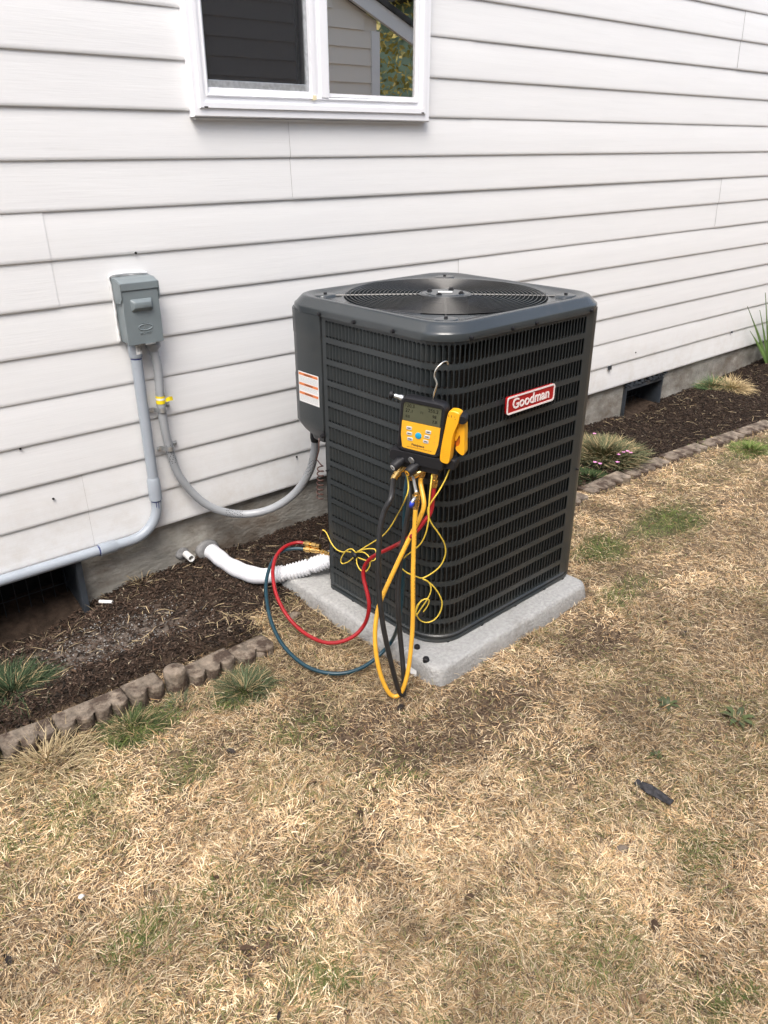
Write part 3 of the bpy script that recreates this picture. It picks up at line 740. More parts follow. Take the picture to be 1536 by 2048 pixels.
# guard: concentric wires over radial rods, raised a little in the middle
mb=MB(); ZG=ZU1+.034
def gz(r): return ZG + .004*(1-(r/.300)**2)
NR=19
for i in range(NR):
    r=.072+(.294-.072)*i/(NR-1); k=72
    P=[A(FC[0]+r*math.cos(6.2832*j/k),FC[1]+r*math.sin(6.2832*j/k),gz(r)) for j in range(k+1)]
    mb.add(*tube(P,  .00105,6,False))
for k in range(4):
    a=math.atan2([1,1,-1,-1][k]*AD,[1,-1,-1,1][k]*AW)
    P=[A(FC[0]+r*math.cos(a),FC[1]+r*math.sin(a),gz(min(r,.3))-.0042) for r in (.05,.12,.2,.28,.345)]
    mb.add(*tube(P,.003,6))
mb.go('wire_guard','wire',ac,smooth='auto')
hub=mk('guard_hub',*turned(A(FC[0],FC[1],gz(0)-.012),A(FC[0],FC[1],gz(0)+.002),[(0,.078),(.7,.078),(.85,.074),(.86,.060),(1,.058)],40),'accap',ac,smooth='auto')
for k in range(4):
    a=.4+k*1.5708; q=A(FC[0]+.05*math.cos(a),FC[1]+.05*math.sin(a),gz(0)+.002); mk('hub_bolt',*turned(q,q+Vector((0,0,.006)),[(0,.009),(.35,.009),(.36,.006),(1,.005)],8),'blackplastic',hub)
cc=A(FC[0],FC[1],gz(0)+.0026)
hf=frame(cc,(EX-EY).normalized(),(EX+EY).normalized(),(0,0,1)); mk('hub_label',*MB().box((-.021,-.012,0),(.021,.012,.0005),hf).__dict__.values(),'paper',hub)
# fan blades and motor
mb=MB(); mb.add(*turned(A(FC[0],FC[1],.80),A(FC[0],FC[1],ZU1+.02),[(0,.07),(1,.07)],24)); mb.go('fan_motor','blackplastic',ac,smooth='auto')
for k in range(3):
    a0=.55+k*2.0944; V=[];Fc=[]; nr,na=6,8
    for i in range(nr):
        r=.06+(.272-.06)*i/(nr-1)
        for j in range(na):
            t=j/(na-1); sweep=1.25*(.75+.25*i/(nr-1)); a=a0+(t-.5)*sweep+.35*(i/(nr-1)); z=ZU1-.035+.055*(.5-t)*(.6+.4*i/(nr-1))+.01*math.sin(t*3.14)
            V.append(A(FC[0]+r*math.cos(a),FC[1]+r*math.sin(a),z))
    for i in range(nr-1):
        for j in range(na-1): Fc.append((i*na+j,i*na+j+1,(i+1)*na+j+1,(i+1)*na+j))
    mk('fan_blade',V,Fc,'fan',ac,smooth=True)
# cap screws on the skirt and panel screws
def ac_screw(x,y,z,nx,ny,r=.0048):
    q=A(x,y,z); d=EX*nx+EY*ny; mk('panel_screw',*turned(q-d*.001,q+d*.008,[(0,r*1.25),(.35,r*1.25),(.36,r),(1,r*.9)],7),'blackplastic',ac)
for y in (.485,.335,.180): ac_screw(-.0055,y,ZU1+.001,-1,0)
for x in (.085,.245,.345,.60): ac_screw(x,-.0055,ZU1+.001,0,-1)
ac_screw(AW-.07,0,.45,0,-1,.003); ac_screw(0,LY-.006,.475,-1,0,.003); ac_screw(-.004,LY+.006,.585,-1,0,.006)
# badge
bf=frame((1.6451,-0.9849,0.7448),EX,(0,0,1),-EY)
bd=mk('badge',*slab(bf,.212,.050,.006,.009,.001),'badge',ac,smooth='auto')
bs=MB(); bs.box((-.09,-.02,-.011),(.09,.02,.0),bf); bs.go('badge_mount','badge',bd)
o=rrect(.212,.050,.009,5); i_=rrect(.2025,.0405,.0055,5)
V=[bf(x,y,.0062) for x,y in o]+[bf(x,y,.0075) for x,y in o]+[bf(x,y,.0075) for x,y in i_]+[bf(x,y,.0060) for x,y in i_]; n=len(o); Fc=[]
for q in range(3):
    for j in range(n): Fc.append((q*n+j,q*n+(j+1)%n,(q+1)*n+(j+1)%n,(q+1)*n+j))
mk('badge_rim',V,Fc,'badgew',bd)
tv,tf=text_mesh('Goodman',.040,.0006,.0008,sx=1.02); mk('badge_lettering',put([(x,y+.0005,z+.0068) for x,y,z in tv],bf),tf,'badgew',bd)

# ------------------------------------------------------------------ electrical disconnect and its pipes
bx0,bx1,bz0,bz1,by = .893,1.004,.843,1.034,-.066
dis=thing('disconnect_box','gray metal electrical disconnect box mounted on the siding','electrical box',((bx0+bx1)/2,-.01,bz0))
wf=frame((0,0,0),(1,0,0),(0,0,1),(0,-1,0))
mb=MB(); mb.box((bx0+.002,by+.004,bz0+.002),(bx1-.002,-.003,bz1-.030)); bevel(mb.go('box_body','gray_paint',dis),.002)
# hood: sloped top with side cheeks
hz=bz1-.034
prof=[(-.002,bz1),( -.045,bz1-.002),(by-.006,bz1-.012),(by-.006,hz)]
V=[(x,y,z) for x in (bx0-.003,bx1+.003) for y,z in prof]+[(x,y,z) for x in (bx0-.003,bx1+.003) for y,z in [(-.002,hz-.004)]]
Fc=[(0,1,5,4),(1,2,6,5),(2,3,7,6),(3,8,9,7),(0,4,9,8),(0,8,3,2,1),(4,5,6,7,9)]
hd=bevel(mk('hood',V,Fc,'gray_paint',dis),.002)
for x in (bx0-.0045,bx1+.0025):
    mk('hood_cheek',*MB().add([(x,-.004,bz1-.004),(x,-.045,bz1-.006),(x,by-.007,bz1-.014),(x,by-.007,hz-.022),(x,by+.004,hz-.035),(x,-.02,hz-.040),(x+.002,-.004,bz1-.004),(x+.002,-.045,bz1-.006),(x+.002,by-.007,bz1-.014),(x+.002,by-.007,hz-.022),(x+.002,by+.004,hz-.035),(x+.002,-.02,hz-.040)],[(0,1,2,3,4,5),(11,10,9,8,7,6)]+[(i,(i+1)%6+0,(i+1)%6+6,i+6)[::-1] for i in range(6)]).__dict__.values(),'gray_paint',dis)
# lift-off door with pressed pull and embossed mark
dcx,dcz=(bx0+bx1)/2,(bz0+hz-.0015)/2
df=frame((dcx,by+.0015,dcz),(1,0,0),(0,0,1),(0,-1,0))
door=mk('door',*slab(df,bx1-bx0+.002,hz-.004-bz0+.006,.0045,.003,.0012),'gray_paint',dis,smooth='auto')
def pull(w,h,z,cx,cy): return [df(cx+x,cy+y,z) for x,y in rrect(w,h,.005,4)]
cy_=.036
mk('door_pull',*loft([pull(.068,.036,.0044,0,cy_),pull(.066,.034,.0065,0,cy_),[df(x,cy_+y+.001,.0165) for x,y in rrect(.054,.018,.004,4)],[df(x,cy_+y+.001,.0175) for x,y in rrect(.050,.014,.003,4)]]),'gray_paint',door,smooth='auto')
mb=MB()
E_=[df(.003+.022*math.cos(t),-.030+.0085*math.sin(t),.0046) for t in np.linspace(0,6.2832,33)]
mb.add(*tube(E_,.0017,6,False))
for dx in (-.003,.003): mb.box((.003+dx-.0012,-.034,.0044),(.003+dx+.0012,-.016,.0060),df)
mb.box((-.006,-.018,.0044),(.012,-.0165,.0058),df)
tv,tf=text_mesh('MIDWEST',.0085,.0006,.0001); mb.add(put([(x+.003,y-.048,z+.0050) for x,y,z in tv],df),tf)
mb.go('embossed_mark','gray_paint',door)
mb=MB(); mb.box((-.004,-.0825,.0005),(.028,-.0795,.009),df); mb.go('door_hasp','galv',door)
mb=MB(); 
P=[Vector((x,-.012,z)) for x,z in ((bx0-.004,bz0+.0),(bx0-.006,bz0+.05),(bx0-.005,bz0+.10),(bx0-.008,bz1-.02),(bx0-.006,bz1+.004),(bx0+.03,bz1+.008),(bx1-.02,bz1+.006),(bx1,bz1+.002))]
mb.add(*tube(spline(P,.006),lambda s,L:.0034+.0008*math.sin(s*90)+.0006*math.sin(s*233),8)); mb.go('caulk_bead','siding',dis,smooth=True)

# rigid conduit: drop, coupling, sweep elbow, horizontal run
rc=thing('rigid_conduit','straight gray rigid conduit dropping from the electrical box, bending left along the siding','conduit',(.93,-.03,.2))
cxx=.923; cyy=-.034; r=.0168
mb=MB(); P=[(cxx,cyy,bz0-.045),(cxx,cyy,.39)]; mb.add(*rod(*P,r,20)); mb.go('straight_pipe','pvc',rc,smooth='auto')
mk('threaded_adapter',*turned((cxx,cyy,bz0+.002),(cxx,cyy,bz0-.048),[(0,.0205),(.2,.0205),(.25,.0200),(.9,.0200),(.97,.0185),(1,.0170)],20),'pvc',rc,smooth='auto')
mk('glue_ring',*turned((cxx,cyy,bz0-.0482),(cxx,cyy,bz0-.051),[(0,.0174),(1,.0174)],20),'glue',rc)
bcf=frame((cxx+.002,cyy-.0203,bz0-.020),(1,0,0),(0,0,1),(0,-1,0))
st=MB()
for j in range(6):
    a0=-.2+j*.16; 
bs_=[(cxx+.0207*math.sin(a),cyy-.0207*math.cos(a)) for a in np.linspace(-.25,1.0,8)]
V=[(x,y,z) for x,y in bs_ for z in (bz0-.034,bz0-.006)]; Fc=[(2*i,2*i+2,2*i+3,2*i+1) for i in range(7)]
sk=mk('barcode_sticker',V,Fc,'paper',rc)
V=[];Fc=[]
for j in range(9):
    a=-.1+j*.11; w=.02+.03*((j*7)%3)/2; n=len(V)
    for aa in (a,a+w):
        for z in (bz0-.026,bz0-.010): V.append((cxx+.0210*math.sin(aa),cyy-.0210*math.cos(aa),z))
    Fc.append((n,n+2,n+3,n+1))
mk('barcode_stripe',V,Fc,'ink',sk)
mk('coupling',*turned((cxx,cyy,.398),(cxx,cyy,.318),[(0,.0172),(.0,.0172),(.12,.0208),(.98,.0208),(1,.0175)],20),'pvc',rc,smooth='auto')
RB=.105; P=[(cxx,cyy,.32)]
zend=.199
for i in range(15):
    a=i/14*math.pi/2; P.append((cxx-RB+RB*math.cos(a),cyy,.305-RB*math.sin(a)))
P+= [(cxx-RB-.05,cyy,.1995),(cxx-RB-.07,cyy,.1995)]
el=mk('elbow',*tube(P,r,20),'pvc',rc,smooth='auto')
mb=MB()
mb.add(*turned((cxx,cyy,.3182),(cxx,cyy,.314),[(0,.0172),(1,.0172)],20))
for a in (-.3,.15,.5,.8): 
    x=cxx+.0165*math.sin(a)-.002; mb.add(*tube([(x,cyy-.0165*math.cos(a),.316),(x-.001,cyy-.0168*math.cos(a),.316-.018-.008*math.cos(a*5))],.0012,5))
mb.go('glue_run','glue',rc)
xe=cxx-RB-.055
mk('coupling',*turned((xe+.01,cyy,.1995),(xe-.052,cyy,.1998),[(0,.0172),(.05,.0172),(.14,.0208),(.98,.0208),(1,.0175)],20),'pvc',rc,smooth='auto')
mk('glue_ring',*turned((xe-.0522,cyy,.1998),(xe-.0555,cyy,.1998),[(0,.0176),(1,.0176)],20),'glue',rc)
mk('horizontal_pipe',*rod((xe-.04,cyy,.1998),(-1.1,cyy,.208),.0168,20),'pvc',rc,smooth='auto')

# flexible liquid-tight conduit
fc=thing('flexible_conduit','curved gray flexible conduit looping from the electrical box to the air conditioner','conduit',(1.0,-.03,.4))
FP=[(.982,-.034,bz0-.028),(0.9883,-0.0340,0.7459),(0.9832,-0.0340,0.6329),(0.9858,-0.0340,0.5481),(0.9947,-0.0340,0.4679),(1.0102,-0.0340,0.3925),(1.0445,-0.0400,0.3208),(1.0955,-0.0550,0.2545),(1.1682,-0.0750,0.2087),(1.2380,-0.1100,0.1981),(1.3021,-0.1600,0.2221),(1.3506,-0.2200,0.2829),(1.3763,-0.2750,0.3708),(1.3786,-0.3100,0.4535),(1.3748,-0.3250,0.5099)]
fpath=spline(FP,.006)
mk('jacket',*tube(fpath,lambda s,L:.0138+.0004*math.sin(s*2*math.pi/.0065*.5),16),'pvcdark',fc,smooth=True)
mk('connector',*turned((.982,-.034,bz0+.002),(.982,-.034,bz0-.036),[(0,.021),(.35,.021),(.36,.0235),(.62,.0235),(.85,.0165),(1,.0145)],10),'pvcdark',fc,smooth='auto')
e=Vector(FP[-1]); mk('connector',*turned(e+Vector((0,0,.02)),e+Vector((0,0,-.012)),[(0,.017),(.6,.018),(1,.0155)],10),'blackplastic',fc,smooth='auto')
mb=MB()
def rings_print(i0,i1,rad=.0143):
    for q in range(i0,i1):
        if q%1: continue
        p=fpath[q]; t=(fpath[q+1]-fpath[q-1]).normalized(); side=t.cross(Vector((-.55,-.75,.3))).normalized(); nn=side.cross(t)
        for j in range(-3,4):
            if (q*5+j*3)%7<4: continue
            a=j*.33; c=p+(nn*math.cos(a)+side*math.sin(a))*rad; d=(-nn*math.sin(a)+side*math.cos(a))*.0016
            mb.add([c-d-t*.0012,c+d-t*.0012,c+d+t*.0012,c-d+t*.0012],[(0,1,2,3)])
Lf=len(fpath)
def near(px): return min(range(Lf),key=lambda i:(fpath[i]-Vector(px)).length)
for c in (FP[4],(1.1820,-0.0780,0.2036),(1.3792,-0.2850,0.4007)):
    i=near(c); rings_print(max(1,i-5),min(Lf-2,i+6))
mb.go('jacket_print','ink',fc)
for c in ((0.9899,-0.0340,0.6182),(0.9900,-0.0340,0.4866)):
    i=near(c); p=fpath[i]
    cl=MB(); P=[(p.x-.034,-.016,p.z-.003),(p.x-.020,-.017,p.z-.002),(p.x-.0165,-.034,p.z),(p.x-.010,-.048,p.z),(p.x,-.0515,p.z),(p.x+.010,-.048,p.z),(p.x+.0165,-.034,p.z+.001),(p.x+.020,-.017,p.z+.003),(p.x+.036,-.016,p.z+.005)]
    P=spline(P,.004); V=[]
    for q in P: V += [q+Vector((0,0,-.0075)),q+Vector((0,0,.0075)),q+Vector((0,-.0018,-.0075)),q+Vector((0,-.0018,.0075))]
    Fc=[]
    for k in range(len(P)-1):
        a=4*k; b=a+4; Fc += [(a,a+1,b+1,b),(a+2,b+2,b+3,a+3),(a,b,b+2,a+2),(a+1,a+3,b+3,b+1)]
    s=mk('pipe_strap',V,Fc,'galv',fc,smooth='auto')
    for dx,dz in ((-.030,-.003),(.031,.004)):
        q=Vector((p.x+dx,-.0175,p.z+dz)); mk('strap_screw',*turned(q,q+Vector((0,-.005,0)),[(0,.0055),(.5,.0055),(1,.004)],8),'galv',s)
i=near((0.9871,-0.0340,0.6487)); p=fpath[i]
mb=MB(); mb.add(*tube([fpath[i-2],fpath[i],fpath[i+2]],.0146,16,False))
V=[(p.x+.012,-.046,p.z+.004),(p.x+.022,-.052,p.z+.010),(p.x+.034,-.050,p.z+.008),(p.x+.036,-.049,p.z-.006),(p.x+.024,-.053,p.z-.004),(p.x+.012,-.046,p.z-.008)]
mb.add(V,[(0,1,4,5),(1,2,3,4)]); tg=mb.go('wrapped_tag','yellow_tag',fc)
mk('tag_print',*tube([fpath[i-1],fpath[i]],.0149,16,False),'paper',tg)

# coiled sensor wire at the rear corner
co=MB(); base=Vector((1.2824,-0.4747,0.4417)); P=[Vector((1.2844,-0.4750,0.5723)),Vector((1.2824,-0.4752,0.5337)),Vector((1.2799,-0.4633,0.5010)),Vector((1.2809,-0.4851,0.4874))]
tb=Vector((1.2788,-0.4848,0.4812)); te=Vector((1.2785,-0.4756,0.3692))
for k in range(140):
    a=k/140*2*math.pi*7; c=tb.lerp(te,k/139); P.append(c+Vector((math.cos(a)*.010,math.sin(a)*.010,0)))
co.add(*tube(P,.0019,6)); o=co.go('coiled_wire','copper',None,origin=tuple(tb),smooth=True)
tag(o,'brown wire wound in a small coil beside the unit, under the control box','wire')

# insulated lines, sleeve and drain stub through the foundation
ls=thing('insulated_pipes','white wrapped and corrugated refrigerant line running from the foundation to the unit','pipe',(1.1155,-0.0300,0.0399))
LP=[(1.1155,0.0300,0.0401),(1.1122,-0.0300,0.0472),(1.1115,-0.1285,0.0460),(1.1267,-0.2157,0.0460),(1.1510,-0.2814,0.0500),(1.1894,-0.3232,0.0600)]
mk('wrapped_section',*tube(spline(LP,.012),lambda s,L:.0285+.0012*math.sin(s*70)+.001*math.sin(s*31),18),'whitewrap',ls,smooth=True)
LP2=[(1.1803,-0.3154,0.0580),(1.2243,-0.3577,0.0720),(1.2718,-0.3944,0.0900),(1.3127,-0.4257,0.1080),(1.3515,-0.4506,0.1220)]
sp=spline(LP2,.0012)
mk('corrugated_sleeve',*tube(sp,lambda s,L:.0265+.0030*math.sin(s*2*math.pi/.0112)- (.004 if abs(s-.05)<.006 else 0)- (.006 if abs(s-.135)<.005 else 0),18),'whitewrap',ls,smooth=True)
q=Vector((1.1046,0.0120,0.0470)); sl=MB(); P=[(q.x+.045*math.cos(a)*(1+.08*math.sin(3*a)),q.z+.042*math.sin(a)) for a in np.linspace(0,6.2832,21)[:-1]]
V,Fc=loft([[(x,.013,z) for x,z in P],[(q.x+(x-q.x)*.95,-.004,q.z+(z-q.z)*.95) for x,z in P],[(q.x+(x-q.x)*.75,-.010,q.z+(z-q.z)*.75) for x,z in P]])
mk('seal_collar',V,Fc,'sealant',ls,smooth=True)
st=thing('drain_stub','short open white plastic pipe sticking out of the concrete foundation','pipe',(1.0065,0.0000,0.0757))
a=Vector((1.0218,0.0300,0.0621)); b=Vector((1.0173,-0.0450,0.0664))
t=(b-a).normalized()
V,Fc=turned(a,b,[(0,.0125),(1,.0125),(1,.0095),(.7,.0092)],18); Fc=Fc[:-1]; mk('pipe_wall',V,Fc,'whitepvc',st,smooth='auto')
mk('bore',*turned(b-t*.035,b-t*.030,[(0,.0094),(1,.0094)],12),'black',st)
q=Vector((1.0133,0.0120,0.0663)); P=[(q.x-.004+.024*math.cos(x)*(1+.15*math.sin(2*x+1)),q.z+.024*math.sin(x)) for x in np.linspace(0,6.2832,17)[:-1]]
mk('seal_collar',*loft([[(x,.013,z) for x,z in P],[(q.x+(x-q.x)*.8,.004,q.z+(z-q.z)*.8) for x,z in P]]),'sealant',st,smooth=True)

# ------------------------------------------------------------------ gauge manifold hanging on the corner
GA=R(207); P0=Vector((1.2365,-.9816,.7439))
nG=Vector((math.cos(GA),math.sin(GA),0)); rG=Vector((-math.sin(GA),math.cos(GA),0)); TL=R(-4.5)
rx=rG*math.cos(TL)+Vector((0,0,1))*math.sin(TL); ux=-rG*math.sin(TL)+Vector((0,0,1))*math.cos(TL)
g0=frame(P0,rx,ux,nG); gf=lambda x,y,z: g0(x/1000,y/1000,z/1000)       # millimetres
gm=thing('digital_manifold_gauge','black digital manifold gauge with yellow keypad hooked on the corner of the unit','gauge',tuple(gf(0,-70,-30)))
def outl(w,h,r,z,cx=0,cy=0,k=6): return [gf(x,y,z) for x,y in rrect(w,h,r,k,cx,cy)]
mk('case',*loft([outl(112,134,16,-36,2,6),outl(120,142,18,-30,2,6),outl(122,144,18,-10,2,6),outl(121,143,18,-4,2,6),outl(114,136,15,1,2,6),outl(104,124,9,1,2,4),outl(102,122,8,-2,2,4)],True,True),'blackplastic',gm,smooth='auto')
mb=MB(); mb.add(*loft([outl(146,30,10,-34,-3,-80),outl(150,34,12,-28,-3,-80),outl(150,34,12,-6,-3,-80),outl(142,27,9,2,-3,-80)])); mb.add(*loft([outl(112,34,8,-36,4,-96),outl(112,34,8,-10,4,-96),outl(106,28,7,-6,4,-96)]))
mb.go('valve_block','blackplastic',gm,smooth='auto')
scr=mk('display',*slab(lambda x,y,z:gf(x*1000,y*1000,z*1000-3.5),.100,.048,.002,.002,.0004,cx=.0,cy=.040),'lcd',gm)
mb=MB()
for s,x,y,sz in (('120.3',-33,56,12),('27.1',-33,43,12),('255.2',29,54,12),('98',33,40,11),('7.8',35,27,10),('0.0',-36,28,9),('11',0,44,9)):
    tv,tf=text_mesh(s,sz,0,.15); mb.add([gf(px_,py_,z-1.2) for px_,py_,z in [(a_+x,b_+y,c_) for a_,b_,c_ in tv]],tf)
mb.go('display_digits','lcdink',scr)
kp=[(-50,15.5),(52,15.5),(51,-30),(45,-56),(38,-57.5),(-38,-55.5),(-43,-54),(-50,-20)]
V=[gf(x,y,-3.2) for x,y in kp]+[gf(x,y,-.6) for x,y in kp]; n=len(kp)
kd=mk('keypad',V,[tuple(range(n))[::-1] if False else tuple(range(n)),tuple(range(n,2*n))[::-1]]+[(i,(i+1)%n,(i+1)%n+n,i+n) for i in range(n)],'keypad',gm)
for (x,y) in ((-29,-1),(-27,-15),(-24,-29),(22,-1),(20,-14),(18,-27)):
    b_=mk('button',*slab(lambda a,b,c,x=x,y=y:gf(x+a*1000,y+b*1000,-.6+c*1000),.0145,.0085,.0016,.002,.0005),'button',kd)
    mk('button_print',*[ (lambda q:q)(z) for z in MB().box((x-4.2,y-1.1,1.05),(x+4.2,y+1.1,1.15),gf).__dict__.values()],'ink',b_)
mk('round_button',*turned(gf(-3,-16,-.6),gf(-3,-16,1.3),[(0,8.4e-3),(.6,8.4e-3),(1,7e-3)],24),'bluebutton',kd,smooth='auto')
mb=MB(); tv,tf=text_mesh('Fieldpiece',8.6,0,.22); mb.add([gf(a_-2,b_-42.5,-.3) for a_,b_,c_ in tv],tf)
tv,tf=text_mesh('SMAN DIGITAL MANIFOLD AND MICRON GAUGE',3.0,0,.05,sx=1.0); mb.add([gf(a_+2,b_-50,-.3) for a_,b_,c_ in tv],tf)
mb.go('keypad_lettering','ink',kd)
mb=MB()
for (x,y) in ((-44,2),(-43,-16),(40,-8),(40,-24)):
    for k in range(2):
        tv,tf=text_mesh(['Hg','oil','vac','psi'][(int(abs(x+y))+k)%4],3.6,0,0); mb.add([gf(a_+x,b_+y-5*k,-.35) for a_,b_,c_ in tv],tf)
mb.go('keypad_symbols','orangeprint',kd)
# hook
HK=[gf(20,70,-18),gf(21,95,-18),gf(25,118,-20),gf(16,134,-22),gf(17,150,-24),gf(24,163,-32),gf(31,169,-44),gf(34,165,-56),gf(34,155,-62)]
mk('hanging_hook',*tube(spline(HK,.004),.0022,8),'steel',gm,smooth=True)
# side port with black cap
pt=mk('side_port',*turned(gf(-58,66,-18),gf(-82,69,-16),[(0,.0075),(.35,.0075),(.36,.0058),(1,.0058)],12),'galv',gm,smooth='auto')
mk('port_cap',*turned(gf(-80,69,-16),gf(-93,70.5,-15),[(0,.0065),(.4,.0065),(.41,.0105),(.9,.0105),(1,.008)],14),'blackplastic',pt,smooth='auto')
# knobs pointing out towards the viewer
for (x,y,dx,dy,cm) in ((-38,-88,-16,-17,'button'),(2,-95,-16,-16,'yellow_plastic')):
    a=gf(x,y,-6); b=gf(x+dx,y+dy,26)
    k=mk('knob',*turned(a,b,[(0,.009),(.3,.009),(.34,.0135),(.92,.0130),(1,.0105)],14),'blackplastic',gm,smooth='auto')
    d=(b-a).normalized(); mk('knob_cap',*turned(b,b+d*.0012,[(0,.0078),(1,.0078)],18),cm,k)
    mk('knob_print',*turned(b+d*.0012,b+d*.0016,[(0,.0034),(1,.0030)],6),'ink',k)
mk('sight_glass',*turned(gf(-14,-84,2),gf(-15,-85,5),[(0,.0095),(.9,.0095),(1,.008)],16),'galv',gm,smooth='auto')
def fitting(a,b,parent,name='brass_fitting',r=.0085,m='brass'):
    a,b=Vector(a),Vector(b)
    return mk(name,*turned(a,b,[(0,r*.75),(.12,r*.75),(.13,r*1.15),(.42,r*1.15),(.43,r*.8),(.5,r*.8),(.51,r*1.05),(.8,r*1.05),(.82,r*.85),(1,r*.85)],10),m,parent,smooth='auto')
PT={'p1':((-30,-104,-22),(-48,-128,-8)),'p2':((-20,-108,-24),(-22,-134,-22)),'p3':((10,-108,-24),(9,-134,-20)),'p4':((42,-106,-24),(44,-132,-20))}
for k,(a,b) in PT.items(): fitting(gf(*a),gf(*b),gm,'port_fitting',.009)
a=gf(8,-117,-14); mk('tee_branch',*turned(a,gf(-8,-127,0),[(0,.007),(.3,.007),(.31,.0095),(.9,.0095),(1,.007)],10),'brass',gm,smooth='auto')

# clamp meter
cm_=thing('clamp_meter','yellow clamp probe with black pivot clipped to the right side of the manifold gauge','clamp meter',tuple(gf(85,-60,-30)))
def plate(pts,z0,z1,m,name,parent,hole=None,bev=2):
    n=len(pts); cx_=sum(p[0] for p in pts)/n; cy2=sum(p[1] for p in pts)/n
    sm=[(p[0]+(cx_-p[0])*bev/max(1,math.dist(p,(cx_,cy2))),p[1]+(cy2-p[1])*bev/max(1,math.dist(p,(cx_,cy2)))) for p in pts]
    return mk(name,*loft([[gf(x,y,z0) for x,y in pts],[gf(x,y,z1-bev) for x,y in pts],[gf(x,y,z1) for x,y in sm]]),m,parent,smooth='auto')
def smooth_poly(P,k=5):
    n=len(P); o=[]
    for i in range(n):
        p0,p1,p2,p3=[Vector((*P[(i+j)%n],0)) for j in (-1,0,1,2)]
        for j in range(k):
            t=j/k; v=.5*((2*p1)+(p2-p0)*t+(2*p0-5*p1+4*p2-p3)*t*t+(3*p1-p0-3*p2+p3)*t**3); o.append((v.x,v.y))
    return o
jl=smooth_poly([(68,58),(76,66),(90,66),(97,60),(96,40),(88,10),(86,-25),(85,-62),(80,-72),(66,-71),(60,-62),(60,-30),(63,10)][::-1])
plate(jl,-24,4,'yellow_plastic','fixed_jaw',cm_)
jr=smooth_poly([(96,46),(104,42),(109,20),(113,-15),(116,-38),(113,-48),(104,-46),(94,-38),(92,-30),(99,-26),(102,-12),(98,4),(90,-14),(87,-8),(89,15),(94,32)][::-1],4)
plate(jr,-40,-14,'yellow_plastic','moving_jaw',cm_,bev=1.2)
plate(smooth_poly([(91,-2),(99,-2),(105,-18),(106,-38),(94,-38),(88,-20)][::-1],4),-38,-20,'orange_plastic','jaw_core',cm_,bev=1)
mk('pivot',*turned(gf(97,48,-34),gf(103,46,-2),[(0,.012),(.3,.013),(.8,.013),(1,.010)],16),'blackplastic',cm_,smooth='auto')
mb=MB()
for k in range(6): mb.box((64,-38-k*4.6,3.6),(81,-36.8-k*4.6,4.5),gf)
mb.go('grip_rib','yellow_plastic',cm_)
mb=MB()
for (x,y,w,h) in ((70,50,3,6),(77,50,3,6),(85,52,4,2),(87,46,3,3)): mb.box((x,y,4.02),(x+w*.4,y+h,4.15),gf)
mb.go('jaw_print','ink',cm_)
mk('jaw_holder',*loft([outl(40,30,8,-38,78,-78),outl(40,30,8,-14,78,-78),outl(34,24,6,-10,78,-78)]),'blackplastic',cm_,smooth='auto')

# ------------------------------------------------------------------ hoses and cords
def cord(name,label,cat,P,r,m,ends=(),step=.008,seg=12,group=None):
    sp=spline(P,step); t=thing(name,label,cat,tuple(sp[len(sp)//2]),group)
    mk('hose_tube' if 'hose' in name else 'cable',*tube(sp,r,seg),m,t,smooth=True)
    return t
def gp(x,y,z): return tuple(gf(x,y,z))
yh=cord('charging_hose','yellow refrigerant hose hanging in a long narrow loop to the ground from the manifold','hose',
 [(1.1936,-1.0168,0.5562),(1.1897,-1.0187,0.4962),(1.1845,-1.0221,0.4271),(1.1776,-1.0293,0.3585),(1.1750,-1.0337,0.2854),(1.1714,-1.0372,0.2181),(1.1637,-1.0409,0.1592),(1.1535,-1.0452,0.1089),(1.1426,-1.0460,0.0647),(1.1324,-1.0394,0.0253),(1.1207,-1.0300,0.0101),(1.1089,-1.0205,0.0173),(1.0978,-1.0103,0.0457),(1.0904,-0.9980,0.0875),(1.0887,-0.9856,0.1358),(1.0936,-0.9738,0.1872),(1.1034,-0.9665,0.2319),(1.1184,-0.9613,0.2704),(1.1348,-0.9627,0.3066),(1.1578,-0.9703,0.3580),(1.1835,-0.9804,0.4176),(1.2057,-0.9899,0.4683),(1.2254,-0.9999,0.5135),(1.2365,-1.0019,0.5493),gp(9,-150,-18),gp(9,-134,-20)],.0062,'yellow_hose',group='refrigerant hoses')
q=Vector((1.1990,-1.0136,0.5962)); e=Vector((1.1936,-1.0168,0.5534))
fitting(q,e,yh,'hose_fitting',.0085)
mk('valve_stem',*tube(spline([gf(-7,-126,0),q.lerp(gf(-7,-126,0),.4)+Vector((0,0,-.002)),q],.004),.0042,8),'galv',yh,smooth=True)
b1=q.lerp(e,.2); b2=Vector((1.1785,-1.0165,0.5661)); vl=mk('ball_valve_lever',*tube([b1+nG*.010,b1.lerp(b2,.4)+nG*.012,b2],lambda s,L:.0042,8),'galv',yh,smooth=True)
mk('lever_grip',*tube([b1.lerp(b2,.45)+nG*.012,b2+Vector((0,0,-.002))],.0058,8),'bluegrip',yh,smooth=True)
mb=MB(); ysp=spline([(1.1928,-1.0181,0.5374),(1.1897,-1.0187,0.4962),(1.1845,-1.0221,0.4271),(1.1776,-1.0293,0.3585),(1.1750,-1.0337,0.2854)],.004)
for i in range(4,len(ysp)-1,1):
    if (i*37)%11<6: 
        p=ysp[i]; sd_=Vector((.74,-.67,0)); out_=Vector((-.67,-.74,0)); c=p+(out_*.75+sd_*.66)*.0064; mb.add([c-sd_*.0008,c+sd_*.0008,c+sd_*.0008+Vector((0,0,-.0026)),c-sd_*.0008+Vector((0,0,-.0026))],[(0,3,2,1)])
mb.go('hose_print','ink',yh)
